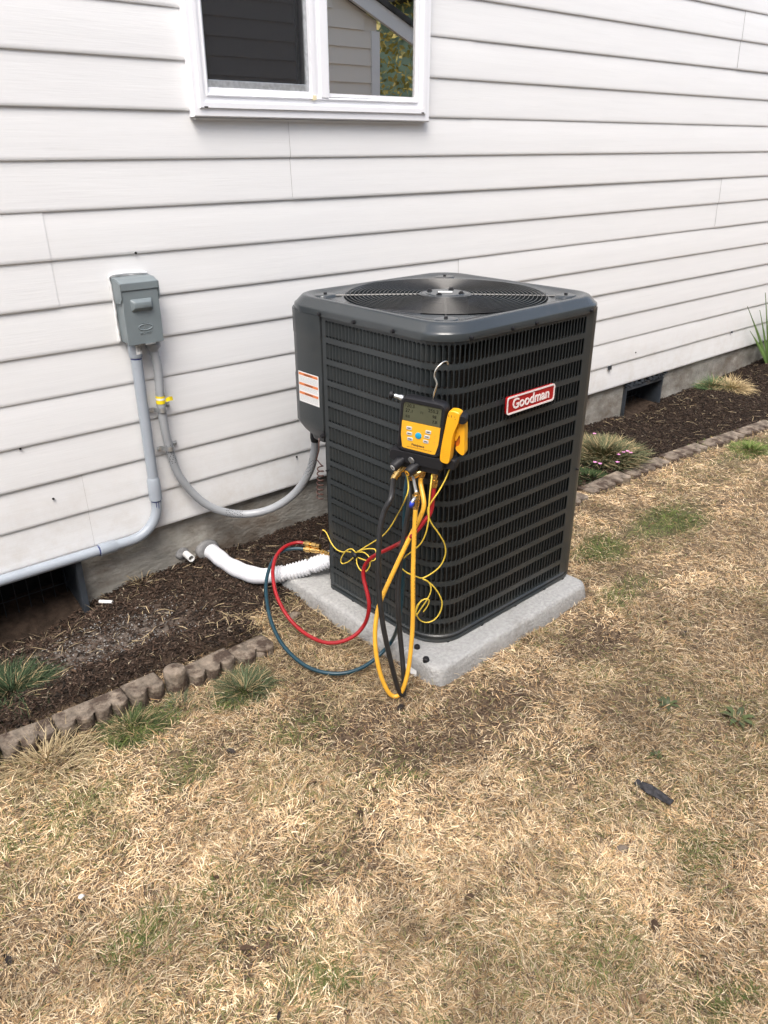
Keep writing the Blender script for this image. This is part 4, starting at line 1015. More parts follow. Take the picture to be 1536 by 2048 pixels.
bh=cord('vacuum_hose','thick black rubber hose hanging in a narrow loop to the ground from the manifold','hose',
 [gp(-58,-146,0),(1.1546,-0.9674,0.5795),(1.1351,-0.9630,0.5421),(1.1211,-0.9638,0.4973),(1.1085,-0.9725,0.4332),(1.1018,-0.9800,0.3651),(1.0981,-0.9902,0.3033),(1.0973,-1.0031,0.2404),(1.1019,-1.0140,0.1808),(1.1078,-1.0235,0.1267),(1.1176,-1.0311,0.0684),(1.1271,-1.0372,0.0267),(1.1345,-1.0413,0.0151),(1.1401,-1.0410,0.0292),(1.1480,-1.0293,0.0775),(1.1568,-1.0102,0.1375),(1.1613,-0.9939,0.2164),(1.1675,-0.9820,0.2871),(1.1784,-0.9729,0.3484),(1.1917,-0.9689,0.4175),(1.2063,-0.9674,0.4857),(1.2184,-0.9663,0.5464),gp(-22,-150,-20),gp(-22,-134,-22)],.0071,'rubber',group='refrigerant hoses')
fitting(gf(-47,-126,-8),gf(-60,-150,2),bh,'hose_fitting',.0095); fitting(gf(-22,-132,-22),gf(-22,-152,-20),bh,'hose_fitting',.0092)
rh=cord('high_side_hose','red refrigerant hose curving from the manifold into a wide loop beside the white pipe','hose',
 [gp(44,-130,-20),gp(46,-150,-20),(1.2570,-1.0072,0.5251),(1.2405,-1.0029,0.5027),(1.2211,-0.9959,0.4773),(1.2010,-0.9856,0.4565),(1.2316,-0.9091,0.3978),(1.2298,-0.8647,0.3634),(1.2277,-0.8163,0.3266),(1.2216,-0.7895,0.2996),(1.2160,-0.7751,0.2707),(1.2111,-0.7782,0.2421),(1.2069,-0.7969,0.2099),(1.2026,-0.8133,0.1768),(1.1976,-0.8141,0.1362),(1.1901,-0.8015,0.0947),(1.1620,-0.7908,0.0660),(1.1295,-0.7641,0.0450),(1.1028,-0.7244,0.0340),(1.0881,-0.6671,0.0320),(1.0796,-0.6050,0.0420),(1.0771,-0.5498,0.0650),(1.0883,-0.4872,0.0950),(1.1130,-0.4317,0.1250),(1.1450,-0.3862,0.1400),(1.1887,-0.3435,0.1480),(1.2382,-0.3202,0.1520),(1.2815,-0.3257,0.1530),(1.3006,-0.3490,0.1520)],.0060,'red_hose',group='refrigerant hoses')
fitting(gf(44,-128,-20),gf(46,-153,-20),rh,'hose_fitting',.0095)
a=Vector((1.2954,-0.3446,0.1520)); b=Vector((1.3179,-0.4071,0.1580)); fitting(a,b,rh,'hose_coupler',.0095)
th=cord('low_side_hose','teal refrigerant hose forming the widest loop on the bare ground beside the pad','hose',
 [gp(-30,-125,-26),(1.2252,-0.9427,0.5647),(1.2251,-0.9398,0.4988),(1.2233,-0.9409,0.4255),(1.2188,-0.9449,0.3523),(1.2133,-0.9480,0.2770),(1.2030,-0.9521,0.2186),(1.1879,-0.9573,0.1700),(1.2232,-0.8905,0.0720),(1.1868,-0.8953,0.0560),(1.1483,-0.8941,0.0400),(1.1071,-0.8881,0.0300),(1.0647,-0.8728,0.0260),(1.0274,-0.8396,0.0250),(1.0020,-0.7895,0.0260),(0.9917,-0.7288,0.0320),(0.9934,-0.6561,0.0450),(1.0094,-0.5839,0.0650),(1.0356,-0.5172,0.0900),(1.0756,-0.4479,0.1150),(1.1201,-0.3940,0.1300),(1.1754,-0.3447,0.1380),(1.2269,-0.3238,0.1400),(1.2662,-0.3380,0.1400),(1.2923,-0.3599,0.1380)],.0058,'teal_hose',group='refrigerant hoses')
a=Vector((1.2871,-0.3555,0.1380)); b=Vector((1.3161,-0.4086,0.1420)); fitting(a,b,th,'hose_coupler',.0095); fitting(b,Vector((1.3261,-0.4522,0.1450)),th,'valve_core_tool',.007)
yc=cord('clamp_cable','thin yellow cord dropping from the clamp and coiled low on the front corner','cable',
 [(1.3002,-1.0333,0.6690),(1.2936,-1.0340,0.6452),(1.2816,-1.0298,0.6128),(1.2650,-1.0227,0.5804),(1.2496,-1.0140,0.5538),(1.2434,-1.0083,0.5296),(1.2541,-1.0113,0.4943),(1.2771,-1.0189,0.4562),(1.2990,-1.0186,0.4190),(1.3073,-1.0154,0.3844),(1.3006,-1.0065,0.3491),(1.2836,-0.9936,0.3263),(1.2573,-0.9803,0.3129),(1.2286,-0.9811,0.3302),(1.2103,-0.9711,0.3419),(1.2003,-0.9578,0.3552),(1.1992,-0.9568,0.3736),(1.2063,-0.9687,0.3943),(1.2150,-0.9903,0.4182),(1.2251,-1.0078,0.4440),(1.2292,-1.0197,0.4765),(1.2320,-1.0249,0.5136),(1.2350,-1.0222,0.5541),(1.2404,-1.0191,0.5862),(1.2473,-1.0146,0.6063),gp(38,-110,-18)],.0019,'yellow_cord')
mk('coil_loop',*tube(spline([(1.2573,-0.9803,0.3113),(1.2734,-0.9896,0.2968),(1.2792,-0.9923,0.2718),(1.2712,-0.9876,0.2438),(1.2509,-0.9798,0.2124),(1.2389,-0.9769,0.1963),(1.2360,-0.9797,0.2152),(1.2424,-0.9883,0.2443),(1.2537,-0.9960,0.2547),(1.2646,-1.0006,0.2493),(1.2660,-0.9938,0.2260),(1.2589,-0.9818,0.2002)],.006),.0019,8),'yellow_cord',yc,smooth=True)
mk('coil_loop',*tube(spline([(1.2583,-0.9813,0.3098),(1.2802,-0.9905,0.2898),(1.2992,-0.9998,0.2594),(1.3094,-1.0065,0.2260),(1.3046,-1.0048,0.1942),(1.2899,-0.9967,0.1714),(1.2704,-0.9869,0.1664),(1.2513,-0.9802,0.1794),(1.2374,-0.9783,0.2074),(1.2365,-0.9829,0.2328),(1.2477,-0.9905,0.2513)],.006),.0019,8),'yellow_cord',yc,smooth=True)
a=Vector((1.2518,-0.9834,0.2006)); mk('hook_strap',*tube([a+Vector((-.006,.0,-.007)),a+Vector((.004,-.004,.006))],.0055,8),'blackplastic',yc)
yd=cord('probe_cable','thin yellow cord knotted with black tie against the left louvers','cable',
 [gp(-34,-118,-16),(1.2102,-0.9709,0.5925),(1.2086,-0.9559,0.5457),(1.2839,-0.8440,0.4457),(1.2884,-0.8065,0.3909),(1.2889,-0.7720,0.3499),(1.2870,-0.7276,0.3114),(1.2829,-0.6766,0.2684),(1.2798,-0.6503,0.2465),(1.2783,-0.6140,0.2374),(1.2810,-0.5840,0.2224),(1.2815,-0.5489,0.2186),(1.2824,-0.5216,0.2308),(1.2836,-0.5020,0.2498),(1.2812,-0.4924,0.2613),(1.2768,-0.4848,0.2634)],.0019,'yellow_cord')
for P in ([(1.2781,-0.6575,0.2501),(1.2735,-0.6437,0.2600),(1.2704,-0.6168,0.2431),(1.2712,-0.5883,0.2025),(1.2733,-0.5901,0.1863),(1.2745,-0.6202,0.2041),(1.2758,-0.6500,0.2338)],[(1.2763,-0.6621,0.2422),(1.2726,-0.6687,0.2183),(1.2714,-0.6896,0.2048),(1.2744,-0.7129,0.2121),(1.2770,-0.7270,0.2381),(1.2787,-0.7205,0.2622),(1.2778,-0.6977,0.2685),(1.2766,-0.6696,0.2591)],[(1.2764,-0.6649,0.2590),(1.2763,-0.7095,0.2858),(1.2780,-0.7503,0.3001),(1.2744,-0.7591,0.2816),(1.2664,-0.7594,0.2710),(1.2725,-0.7159,0.2505),(1.2766,-0.6691,0.2398)]):
    mk('cord_loop',*tube(spline(P,.006),.0019,8),'yellow_cord',yd,smooth=True)
a=Vector((1.2760,-0.6550,0.2429)); mk('cord_tie',*tube([a+Vector((0,.012,.004)),a,a+Vector((0,-.008,-.007))],lambda s,L:.009-.002*abs(s/L-.5),9),'blackplastic',yd,smooth=True)
mk('probe_tip',*tube([Vector((1.2768,-0.4848,0.2634)),Vector((1.2784,-0.4734,0.2477)),Vector((1.2819,-0.4613,0.2198))],.0024,8),'copper',yd,smooth=True)

# ------------------------------------------------------------------ scalloped edging along the bed
def lobes(n, w, d, h, name='edging_stone'):
    """outline of a block with n rounded front scallops, from x=0 to n*w"""
    o=[]
    if n==1: return [(w/2+w*.5*math.cos(a_),w*.5*math.sin(a_)) for a_ in np.linspace(math.pi,3*math.pi,21)[:-1]]
    for i in range(n):
        for k in range(7):
            a=math.pi*(1+k/7); o.append((i*w+w/2+w/2*math.cos(a)*.98, w*.56*math.sin(a)))
    o += [(n*w,0),(n*w,d),(0,d)]
    return o
def edging(x,y,n,w,h,rot,label,tilt=0,d=.05,sink=.05):
    out=lobes(n,w,d,h); c,s=math.cos(rot),math.sin(rot)
    cx_=sum(p[0] for p in out)/len(out); cy2=sum(p[1] for p in out)/len(out)
    def pt(px,py,z,ins=0):
        q=math.dist((px,py),(cx_,cy2)); f=1-ins/max(q,.01); 
        px=cx_+(px-cx_)*f if n==1 else px+(0 if ins==0 else (ins if px<.002 else (-ins if px>n*w-.002 else 0))); py=cy2+(py-cy2)*f
        nn=.0035*(fbm([x*3+px*1.0],[y+z*2+py],38,3)[0]-.5)
        return (x+px*c-(py+nn)*s, y+px*s+(py+nn)*c, float(z+tilt*px+nn*.6))
    z0=float(ground_z(x,y))
    rg=[[pt(a,b,-sink) for a,b in out]]+[[pt(a,b,z0+h*t) for a,b in out] for t in (.1,.4,.7,.88)]+[[pt(a,b,z0+h*.97,.004) for a,b in out],[pt(a,b,z0+h,.011) for a,b in out]]
    o=mk('edging_stone',*loft(rg),'edging',origin=(x,y,0),smooth='auto')
    return tag(o,label,'edging stone','edging stones along the planting bed')
def along(u0,v0,u1,v1): return None
eg=[((-.86,-.545,0),5,.048,'edging stone farthest out beyond the left picture edge'),((-.52,-.545,0),5,.048,'edging stone beyond the left picture edge, next to the one it cuts off'),((-.18,-.545,0),4,.048,'edging stone just outside the left picture edge'),((0.1276,-0.5865,-0.0000),3,.050,'edging stone cut off at the left picture edge, mostly under mulch'),
 ((0.2208,-0.5815,-0.0000),3,.046,'first full scalloped edging stone from the left, crumbling at its top'),
 ((0.3553,-0.5915,-0.0000),4,.048,'scalloped edging stone with four lobes, left of the tall rounded one'),
 ((0.5443,-0.5970,-0.0000),2,.052,'two-lobed edging stone directly left of the tall rounded one'),
 ((0.6485,-0.5929,-0.0000),1,.072,'tall single rounded edging stone standing proud of its row'),
 ((0.7133,-0.6099,-0.0000),3,.044,'three-lobed edging stone directly right of the tall rounded one'),
 ((0.8629,-0.6078,-0.0000),2,.034,'last edging stone in mulch before the bare ground near the hoses')]
for i,(q,n,h,lb) in enumerate(eg):
    q2=eg[i+1][0] if i+1<len(eg) else (0.9971,-0.5956,-0.0000)
    dx,dy=q2[0]-q[0],q2[1]-q[1]; L_=math.hypot(dx,dy); w=(L_-.004)/n
    edging(q[0],q[1],n,min(w,.075),h,math.atan2(dy,dx)+(.06 if n==1 else .01*(-1)**i),lb,tilt=[0,.01,0,.05,-.06,.03,-.04,0,.05,-.08][i]*.5)
rpos=[]
x=2.02
names=['flat buried edging stone just behind the unit\'s lower right side','flat edging stone partly under the pink flowering plant','flat buried edging stone right of the pink flowering plant','flat edging stone below the mound of mulch','flat edging stone beside the green grass near the bed','flat edging stone second from the right picture edge','flat edging stone nearest the right picture edge','flat edging stone beyond the right picture edge','farthest flat edging stone outside the picture on the right']
i=0
while x<4.75:
    y=float(curb_y(x)); y2=float(curb_y(x+.3)); edging(x,y-.02,5,.058,.012+.010*random.random(),math.atan2(y2-y,.3)+.04*(random.random()-.5),names[min(i,8)],tilt=.03*(random.random()-.5),d=.055); x+=.315; i+=1

# ------------------------------------------------------------------ lawn: dead and green blades
def blades(n, pts, length, width, lift, cols, curl=.35, heading=None, zoff=0):
    """ribbon blades as arrays: 5 vertices, 3 faces each"""
    x,y=pts[:,0],pts[:,1]; z=ground_z(x,y)+zoff
    th=rng.random(n)*2*np.pi if heading is None else heading
    d=np.stack([np.cos(th),np.sin(th)],1); e=lift
    side=np.stack([-np.sin(th),np.cos(th),rng.normal(size=n)*.5],1); side/=np.linalg.norm(side,axis=1)[:,None]
    c=rng.normal(size=n)*curl
    th2=th+c; d2=np.stack([np.cos(th2),np.sin(th2)],1)
    l1=length*.5; base=np.stack([x,y,z],1)
    mid=base+np.stack([d[:,0]*l1*np.cos(e),d[:,1]*l1*np.cos(e),l1*np.sin(e)],1)
    e2=e-.25-.35*rng.random(n)
    e2=np.where(e>.9,e-.2,e2)
    tip=mid+np.stack([d2[:,0]*l1*np.cos(e2),d2[:,1]*l1*np.cos(e2),l1*np.sin(e2)],1)
    tip[:,2]=np.maximum(tip[:,2],z+.001)
    w=(width/2)[:,None]
    V=np.stack([base-side*w*.8,base+side*w*.8,mid-side*w,mid+side*w,tip],1).reshape(-1,3)
    i=np.arange(n)[:,None]*5
    return V, i, np.repeat(cols,5,0)
def ribbon_mesh(name,parts,m,parent=None,origin=None):
    V=np.concatenate([p[0] for p in parts]); C_=np.concatenate([p[2] for p in parts]); n=len(V)//5
    if origin is not None: V=V-np.array(origin)
    me=bpy.data.meshes.new(name); me.vertices.add(len(V)); me.vertices.foreach_set('co',V.astype(np.float32).ravel())
    i=np.arange(n,dtype=np.int32)[:,None]*5
    loops=np.concatenate([i+0,i+1,i+3,i+2,i+2,i+3,i+4],1).ravel(); me.loops.add(len(loops)); me.loops.foreach_set('vertex_index',loops)
    st_=np.stack([np.arange(n)*7,np.arange(n)*7+4],1).ravel().astype(np.int32); me.polygons.add(2*n); me.polygons.foreach_set('loop_start',st_)
    me.update(calc_edges=True); me.materials.append(MT[m]); setcol(me,C_)
    o=bpy.data.objects.new(name,me); scene.collection.objects.link(o)
    if parent is not None: o.parent=parent
    elif origin is not None: o.location=origin
    return o
camxy=np.array([0,-2.32])
def frustum_pts(n):
    """points on the ground in and a little around the photographed area, denser near the viewer"""
    out=[]
    tot=0
    while tot<n:
        a=YAW+(rng.random(n)-.5)*R(88); d=.66+ (rng.random(n)**1.45)*5.5
        P=np.stack([np.sin(a)*d,-2.32+np.cos(a)*d],1); k=(P[:,1]<.0)&(P[:,0]<5.6)&(P[:,0]>-.35)
        out.append(P[k]); tot+=k.sum()
    return np.concatenate(out)[:n]
N=900000
P=frustum_pts(N)
Pe=np.stack([-1.9+8*rng.random(120000),-3.3+3.0*rng.random(120000)],1); ae=np.abs(np.arctan2(Pe[:,0],Pe[:,1]+2.32)-YAW); de=np.hypot(Pe[:,0],Pe[:,1]+2.32)
Pe=Pe[(ae>R(43))|(de<.68)]; P[:len(Pe)]=Pe       # the lawn goes on beyond the picture, more thinly
x,y=P[:,0],P[:,1]
bare=blobs(x,y,BARE); green=blobs(x,y,PATCH); bed=bedmask(x,y); lx,ly=ac_local(x,y)
inpad=(lx>px0-.012)&(lx<px1+.012)&(ly>py0-.012)&(ly<py1+.012)
thin=sstep(.46,.62,fbm(x,y,5.5,4)); thin=np.maximum(thin,.9*sstep(.56,.68,fbm(x+7,y+3,13,3)))
keep=(rng.random(N)<(1-.86*bare)*(1-.62*thin))&(bed<.5)&~inpad
P=P[keep]; x,y=P[:,0],P[:,1]; bare=bare[keep]; green=green[keep]; n=len(P)
dist=np.hypot(x,y+2.32)
u=rng.random(n); tone=fbm(x,y,2.6,3); fine=fbm(x,y,9,3)
cA=np.array([.76,.56,.33]); cB=np.array([.93,.76,.51]); cC=np.array([.32,.21,.12]); cD=np.array([.17,.125,.09]); cE=np.array([.58,.37,.18])
pick=rng.random(n); cols=np.where((pick<.36)[:,None],cA,np.where((pick<.56)[:,None],cB,np.where((pick<.74)[:,None],cE,np.where((pick<.90)[:,None],cC,cD))))
cols=cols*(.48+.55*u[:,None])*(.80+.45*sstep(.35,.65,tone))[:,None]*(.82+.36*sstep(.35,.65,fine))[:,None]
gm_=rng.random(n)<np.clip(green*.78,0,1); sc=rng.random(n)<.045
gcol=np.array([.085,.125,.04])*(.5+1.0*rng.random((n,1)))+np.array([.05,.03,.0])*rng.random((n,1))
ol=np.array([.26,.235,.10])*(.6+.6*rng.random((n,1)))
olm=rng.random(n)<np.clip(.03+.4*green+.18*sstep(.5,.62,fbm(x,y,4.1,3)),0,.8)
cols=np.where(olm[:,None],ol,cols); cols=np.where((gm_|sc)[:,None],gcol,cols)
ln=.012+.025*rng.random(n)**1.5; ln=np.where(rng.random(n)<.03,ln*1.9,ln); ln=np.where(gm_,ln*.8,ln)
outside=(np.abs(np.arctan2(x,y+2.32)-YAW)>R(43))|(dist<.68); wd=(.0008+.0009*rng.random(n))*np.where(outside,2.0,1)*(1+.10*np.clip(dist-2,0,3))
flow=fbm(x,y,1.9,2)*14+fbm(x,y,11,2)*9
hd_=np.where(rng.random(n)<.45,flow+rng.normal(size=n)*.5,rng.random(n)*6.283)
lift=np.abs(rng.normal(size=n)*.30)+.04; lift=np.where(gm_,.35+.7*rng.random(n),lift)
pa=blades(n,P,ln,wd,lift,cols,.30,hd_,zoff=.001+.010*rng.random(n)**1.5*(1-.7*bare))
lawn=ribbon_mesh('dry_lawn_grass',[pa],'blade'); tag(lawn,'short dead straw-coloured lawn grass with green patches','grass',kind='stuff')

# thatch, straw and bark crumbs everywhere on bare soil
def chips(n, P, L0,L1,W0,W1, cols, z0=.002, lift=.25):
    x,y=P[:,0],P[:,1]; z=ground_z(x,y)+z0+.006*rng.random(n)
    th=rng.random(n)*6.283; e=rng.normal(size=n)*lift
    d=np.stack([np.cos(th)*np.cos(e),np.sin(th)*np.cos(e),np.sin(e)],1); s=np.stack([-np.sin(th),np.cos(th),rng.normal(size=n)*.3],1)
    up=np.cross(d,s); L=(L0+(L1-L0)*rng.random(n)**2)[:,None]/2; Wd=(W0+(W1-W0)*rng.random(n)**1.5)[:,None]/2; c=np.stack([x,y,z],1)
    t=Wd*.7
    V=np.stack([c-d*L-s*Wd*.5, c-d*L+s*Wd*.5, c-d*L*.2+up*t*1.3-s*Wd, c+d*L*.2+up*t+s*Wd, c+d*L*rng.uniform(.6,1,(n,1)), c-up*t],1).reshape(-1,3)
    i=np.arange(n,dtype=np.int32)[:,None]*6
    F3=np.concatenate([i+0,i+1,i+2, i+1,i+3,i+2, i+2,i+3,i+4, i+0,i+2,i+5, i+2,i+4,i+5, i+1,i+5,i+3, i+3,i+5,i+4],1).reshape(-1,3)
    return V,F3,np.repeat(cols,6,0)
def tri_mesh(name,V,F3,C_,m):
    me=bpy.data.meshes.new(name); me.vertices.add(len(V)); me.vertices.foreach_set('co',V.astype(np.float32).ravel())
    me.loops.add(F3.size); me.loops.foreach_set('vertex_index',F3.ravel().astype(np.int32)); me.polygons.add(len(F3)); me.polygons.foreach_set('loop_start',np.arange(len(F3),dtype=np.int32)*3)
    me.update(calc_edges=True); me.materials.append(MT[m]); setcol(me,C_); o=bpy.data.objects.new(name,me); scene.collection.objects.link(o); return o
N=250000; P=np.stack([-.3+5.9*rng.random(N)**1.25,-.72+.74*rng.random(N)],1); P[::9,0]=-1.8+1.5*rng.random(len(P[::9]))
bd_=bedmask(P[:,0],P[:,1]); br=blobs(P[:,0],P[:,1],BARE); lx,ly=ac_local(P[:,0],P[:,1]); inpad=(lx>px0)&(lx<px1)&(ly>py0)&(ly<py1)
k=((bd_>.35))&~inpad&~((lx>-.02)&(lx<.7)&(ly>0)&(ly<.66)); dr_=np.exp(-((P[:,0]-.58)/.26)**2-((P[:,1]+.30)/.10)**2); P=P[k&(rng.random(len(P))>.62*dr_)][:94000]; n=len(P)
c0=np.array([.050,.030,.020]); c1=np.array([.100,.068,.050]); c2=np.array([.022,.016,.012]); c3=np.array([.30,.25,.18])
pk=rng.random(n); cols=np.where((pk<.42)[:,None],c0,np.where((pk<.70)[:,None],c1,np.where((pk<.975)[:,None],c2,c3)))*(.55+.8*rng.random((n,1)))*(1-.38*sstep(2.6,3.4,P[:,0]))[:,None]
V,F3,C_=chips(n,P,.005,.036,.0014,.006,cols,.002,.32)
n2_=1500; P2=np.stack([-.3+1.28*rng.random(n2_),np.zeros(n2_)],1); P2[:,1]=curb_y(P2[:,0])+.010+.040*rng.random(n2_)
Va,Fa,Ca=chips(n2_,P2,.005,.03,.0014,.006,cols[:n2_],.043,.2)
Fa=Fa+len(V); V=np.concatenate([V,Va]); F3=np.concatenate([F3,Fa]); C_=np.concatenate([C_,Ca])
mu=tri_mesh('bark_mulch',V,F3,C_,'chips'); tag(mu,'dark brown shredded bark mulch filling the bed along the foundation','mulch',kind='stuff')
# bare-soil crumbs in the thin parts of the lawn
n=42000; P=frustum_pts(n*4); b=blobs(P[:,0],P[:,1],BARE); lx,ly=ac_local(P[:,0],P[:,1]); inpad=(lx>px0)&(lx<px1)&(ly>py0)&(ly<py1)
P=P[(rng.random(len(P))<.12+.9*b)&(bedmask(P[:,0],P[:,1])<.5)&~inpad][:n]; n=len(P)
cols=np.where((rng.random(n)<.6)[:,None],np.array([.095,.062,.042]),np.array([.17,.12,.08]))*(.6+.8*rng.random((n,1)))
V,F3,C_=chips(n,P,.004,.018,.002,.006,cols,.001,.35); sc_=tri_mesh('soil_crumbs',V,F3,C_,'chips'); tag(sc_,'brown soil crumbs and bark bits between the lawn blades','soil',kind='stuff')
# grit and straw in the bed
n=900; P=np.stack([.35+.62*rng.random(n),-.42+.26*rng.random(n)],1); c=.5+.5*rng.random((n,1)); w=np.exp(-((P[:,0]-.62)/.22)**2)
P=P[rng.random(n)<w]; n=len(P); cols=np.array([.26,.25,.235])*(.35+.9*rng.random((n,1)))
V,F3,C_=chips(n,P,.003,.009,.003,.007,cols,.004,.3); gr_=tri_mesh('pale_grit',V,F3,C_,'stonebit'); tag(gr_,'pale gray grit scattered on the mulch under the left vent','grit',kind='stuff')
n=1100; P=np.stack([-.2+5.6*rng.random(n)**1.3,-.62+.60*rng.random(n)],1); P=P[bedmask(P[:,0],P[:,1])>.4]
lx,ly=ac_local(P[:,0],P[:,1]); P=P[~((lx>px0)&(lx<px1)&(ly>py0)&(ly<py1))]; n=len(P)
cols=np.array([.42,.33,.20])*(.45+.7*rng.random((n,1))); V1_=blades(n,P,.02+.05*rng.random(n),.0012+.0012*rng.random(n),np.abs(rng.normal(size=n)*.2)+.05,cols,.5,zoff=.012)
# extra straw over the bare ground left of the pad
n=1500; P=np.stack([.93+.42*rng.random(n),-1.02+.62*rng.random(n)],1); lx,ly=ac_local(P[:,0],P[:,1]); P=P[~((lx>px0-.005)&(ly>py0-.005))]; n=len(P)
cols=np.array([.40,.31,.18])*(.4+.8*rng.random((n,1))); V2_=blades(n,P,.02+.04*rng.random(n),.0012+.0012*rng.random(n),np.abs(rng.normal(size=n)*.3)+.05,cols,.5,zoff=.008)
sw=ribbon_mesh('loose_straw',[V1_,V2_],'blade'); tag(sw,'loose dry straw lying on the dark mulch and bare soil','straw',kind='stuff')

# curled dead leaves and bark crumbs on lawn and bed
nl=120; P=frustum_pts(nl); lx,ly=ac_local(P[:,0],P[:,1]); P=P[~((lx>px0-.03)&(lx<px1+.03)&(ly>py0-.03)&(ly<py1+.05))]; V=[];Fc=[];CC=[]
for (x_,y_) in P:
    z_=float(ground_z(x_,y_))+.010+.008*random.random(); a=random.random()*6.28; L_=.005+.009*random.random()**2; w=L_*(.35+.3*random.random()); d=Vector((math.cos(a),math.sin(a),random.uniform(-.3,.3))); s=Vector((-d.y,d.x,0)); c=Vector((x_,y_,z_)); m=len(V)
    V+=[c-d*L_,c-d*L_*.3-s*w+Vector((0,0,.003)),c+d*L_*.5-s*w*.8+Vector((0,0,.004)),c+d*L_,c+d*L_*.5+s*w*.8+Vector((0,0,.004)),c-d*L_*.3+s*w+Vector((0,0,.003)),c]
    Fc+=[(m,m+1,m+6),(m+1,m+2,m+6),(m+2,m+3,m+6),(m+3,m+4,m+6),(m+4,m+5,m+6),(m+5,m,m+6)]
    g=.4+.8*random.random(); CC+= [random.choice([(.11*g,.07*g,.045*g),(.20*g,.13*g,.075*g),(.05*g,.04*g,.035*g)])]*7
lt=mk('leaf_litter',V,Fc,'chips',cols=np.array(CC)); tag(lt,'small curled dead leaves and bark crumbs scattered over lawn and bed','litter',kind='stuff')

# ------------------------------------------------------------------ plants
def tuft(name,label,cat,q,n,rad,L0,L1,wd,c_lo,c_hi,spread=.9,up=.9,group=None,straw=.1):
    a=rng.random(n)*6.283; r=rad*rng.random(n)**.7; P=np.stack([q[0]+r*np.cos(a),q[1]+r*np.sin(a)],1)
    cols=np.array(c_lo)+(np.array(c_hi)-np.array(c_lo))*rng.random((n,1)); st_=rng.random(n)<straw; cols=np.where(st_[:,None],np.array([.40,.31,.17])*(.6+.5*rng.random((n,1))),cols)
    lift=np.clip(1.35-spread*(r/rad)*.9-.4*rng.random(n),.12,1.45)*up
    pa=blades(n,P,L0+(L1-L0)*rng.random(n),wd*(.7+.6*rng.random(n)),lift,cols,.4,a+rng.normal(size=n)*.6,zoff=0)
    t=thing(name,label,cat,(q[0],q[1],float(ground_z(q[0],q[1]))),group); ribbon_mesh('blades',[pa],'blade',None,None)
    o=bpy.context.scene.collection.objects[-1]; o.parent=t; off=np.array(t.location); co=np.empty(len(o.data.vertices)*3,dtype=np.float32); o.data.vertices.foreach_get('co',co); o.data.vertices.foreach_set('co',(co.reshape(-1,3)-off).ravel().astype(np.float32)); o.data.update()
    return t
GLO,GHI=(.045,.060,.025),(.125,.145,.065)
tuft('grass_tuft','dense green grass tuft growing just in front of the edging near the teal hose','grass tuft',(0.8232,-0.7257,-0.0000),900,.055,.04,.085,.0018,GLO,(.125,.155,.085),straw=.25)
tuft('grass_tuft','dark green grass tuft at the foot of the left edging, in dry lawn','grass tuft',(0.5160,-0.6622,-0.0000),800,.065,.03,.07,.0018,(.035,.055,.02),(.09,.125,.045),straw=.28)
tuft('grass_tuft','small grayish grass tuft below the tall rounded edging stone','grass tuft',(0.6591,-0.6718,-0.0000),160,.03,.03,.06,.0018,GLO,(.13,.16,.09),straw=.3)
tuft('leafy_plant','dark green fine-leaved plant at the left picture edge in mulch','plant',(0.3129,-0.3387,-0.0000),1500,.085,.05,.13,.0024,(.022,.040,.018),(.065,.095,.045),straw=.14,spread=1.4)
tuft('grass_tuft','half green half dry grass clump against the foundation right of the vent','grass tuft',(4.4617,-0.1005,0.0300),700,.055,.06,.13,.0026,(.05,.10,.04),(.12,.19,.08),straw=.15)
tuft('grass_tuft','dry golden grass clump against the foundation below the spiky plant','grass tuft',(4.5171,-0.1890,0.0300),900,.060,.06,.14,.0026,(.40,.30,.15),(.58,.46,.27),straw=.2,spread=1.1)
tuft('straw_tuft','few dry stalks standing against the foundation above the mulch','grass tuft',(0.8391,-0.0176,0.0100),40,.03,.04,.09,.002,(.38,.29,.16),(.55,.44,.26),straw=.5)
tuft('dry_tuft','dry grass fringe along the leftmost edging stones','grass tuft',(0.3001,-0.6437,-0.0000),700,.11,.04,.10,.0018,(.34,.27,.15),(.55,.45,.28),straw=.4)
tuft('green_clump','bright green grass clump in the lawn near the right picture edge','grass tuft',(3.7391,-0.7082,-0.0000),900,.09,.03,.06,.0024,(.09,.14,.03),(.18,.24,.07),straw=.15)
fl=tuft('flowering_plant','low bushy plant with a few pink flowers between unit and edging','plant',(3.0619,-0.3137,-0.0000),4200,.16,.05,.125,.0036,(.045,.065,.03),(.17,.17,.09),straw=.30,spread=.6)
tuft('dark_clump','dark green mat of leaves in front of the pink flowering plant','plant',(2.7970,-0.4308,-0.0000),900,.09,.02,.05,.003,(.02,.04,.018),(.06,.09,.03),straw=.05)
for i,(u_) in enumerate([(3.0629,-0.4213,0.0700),(3.0768,-0.4330,0.0750),(3.0189,-0.4269,0.0700),(3.0959,-0.4408,0.0650),(2.8435,-0.4193,0.0750),(2.8564,-0.4380,0.0700),(3.1255,-0.2079,0.0900),(2.9551,-0.4644,0.0600)]):
    mb=MB(); c=Vector(u_)
    for k in range(5):
        a=k*1.2566+i; d=Vector((math.cos(a),math.sin(a),.35)); s=Vector((-math.sin(a),math.cos(a),0)); mb.add([c,c+d*.006-s*.0045,c+d*.011,c+d*.006+s*.0045],[(0,1,2,3)])
    mb.go('blossom','petal',fl)
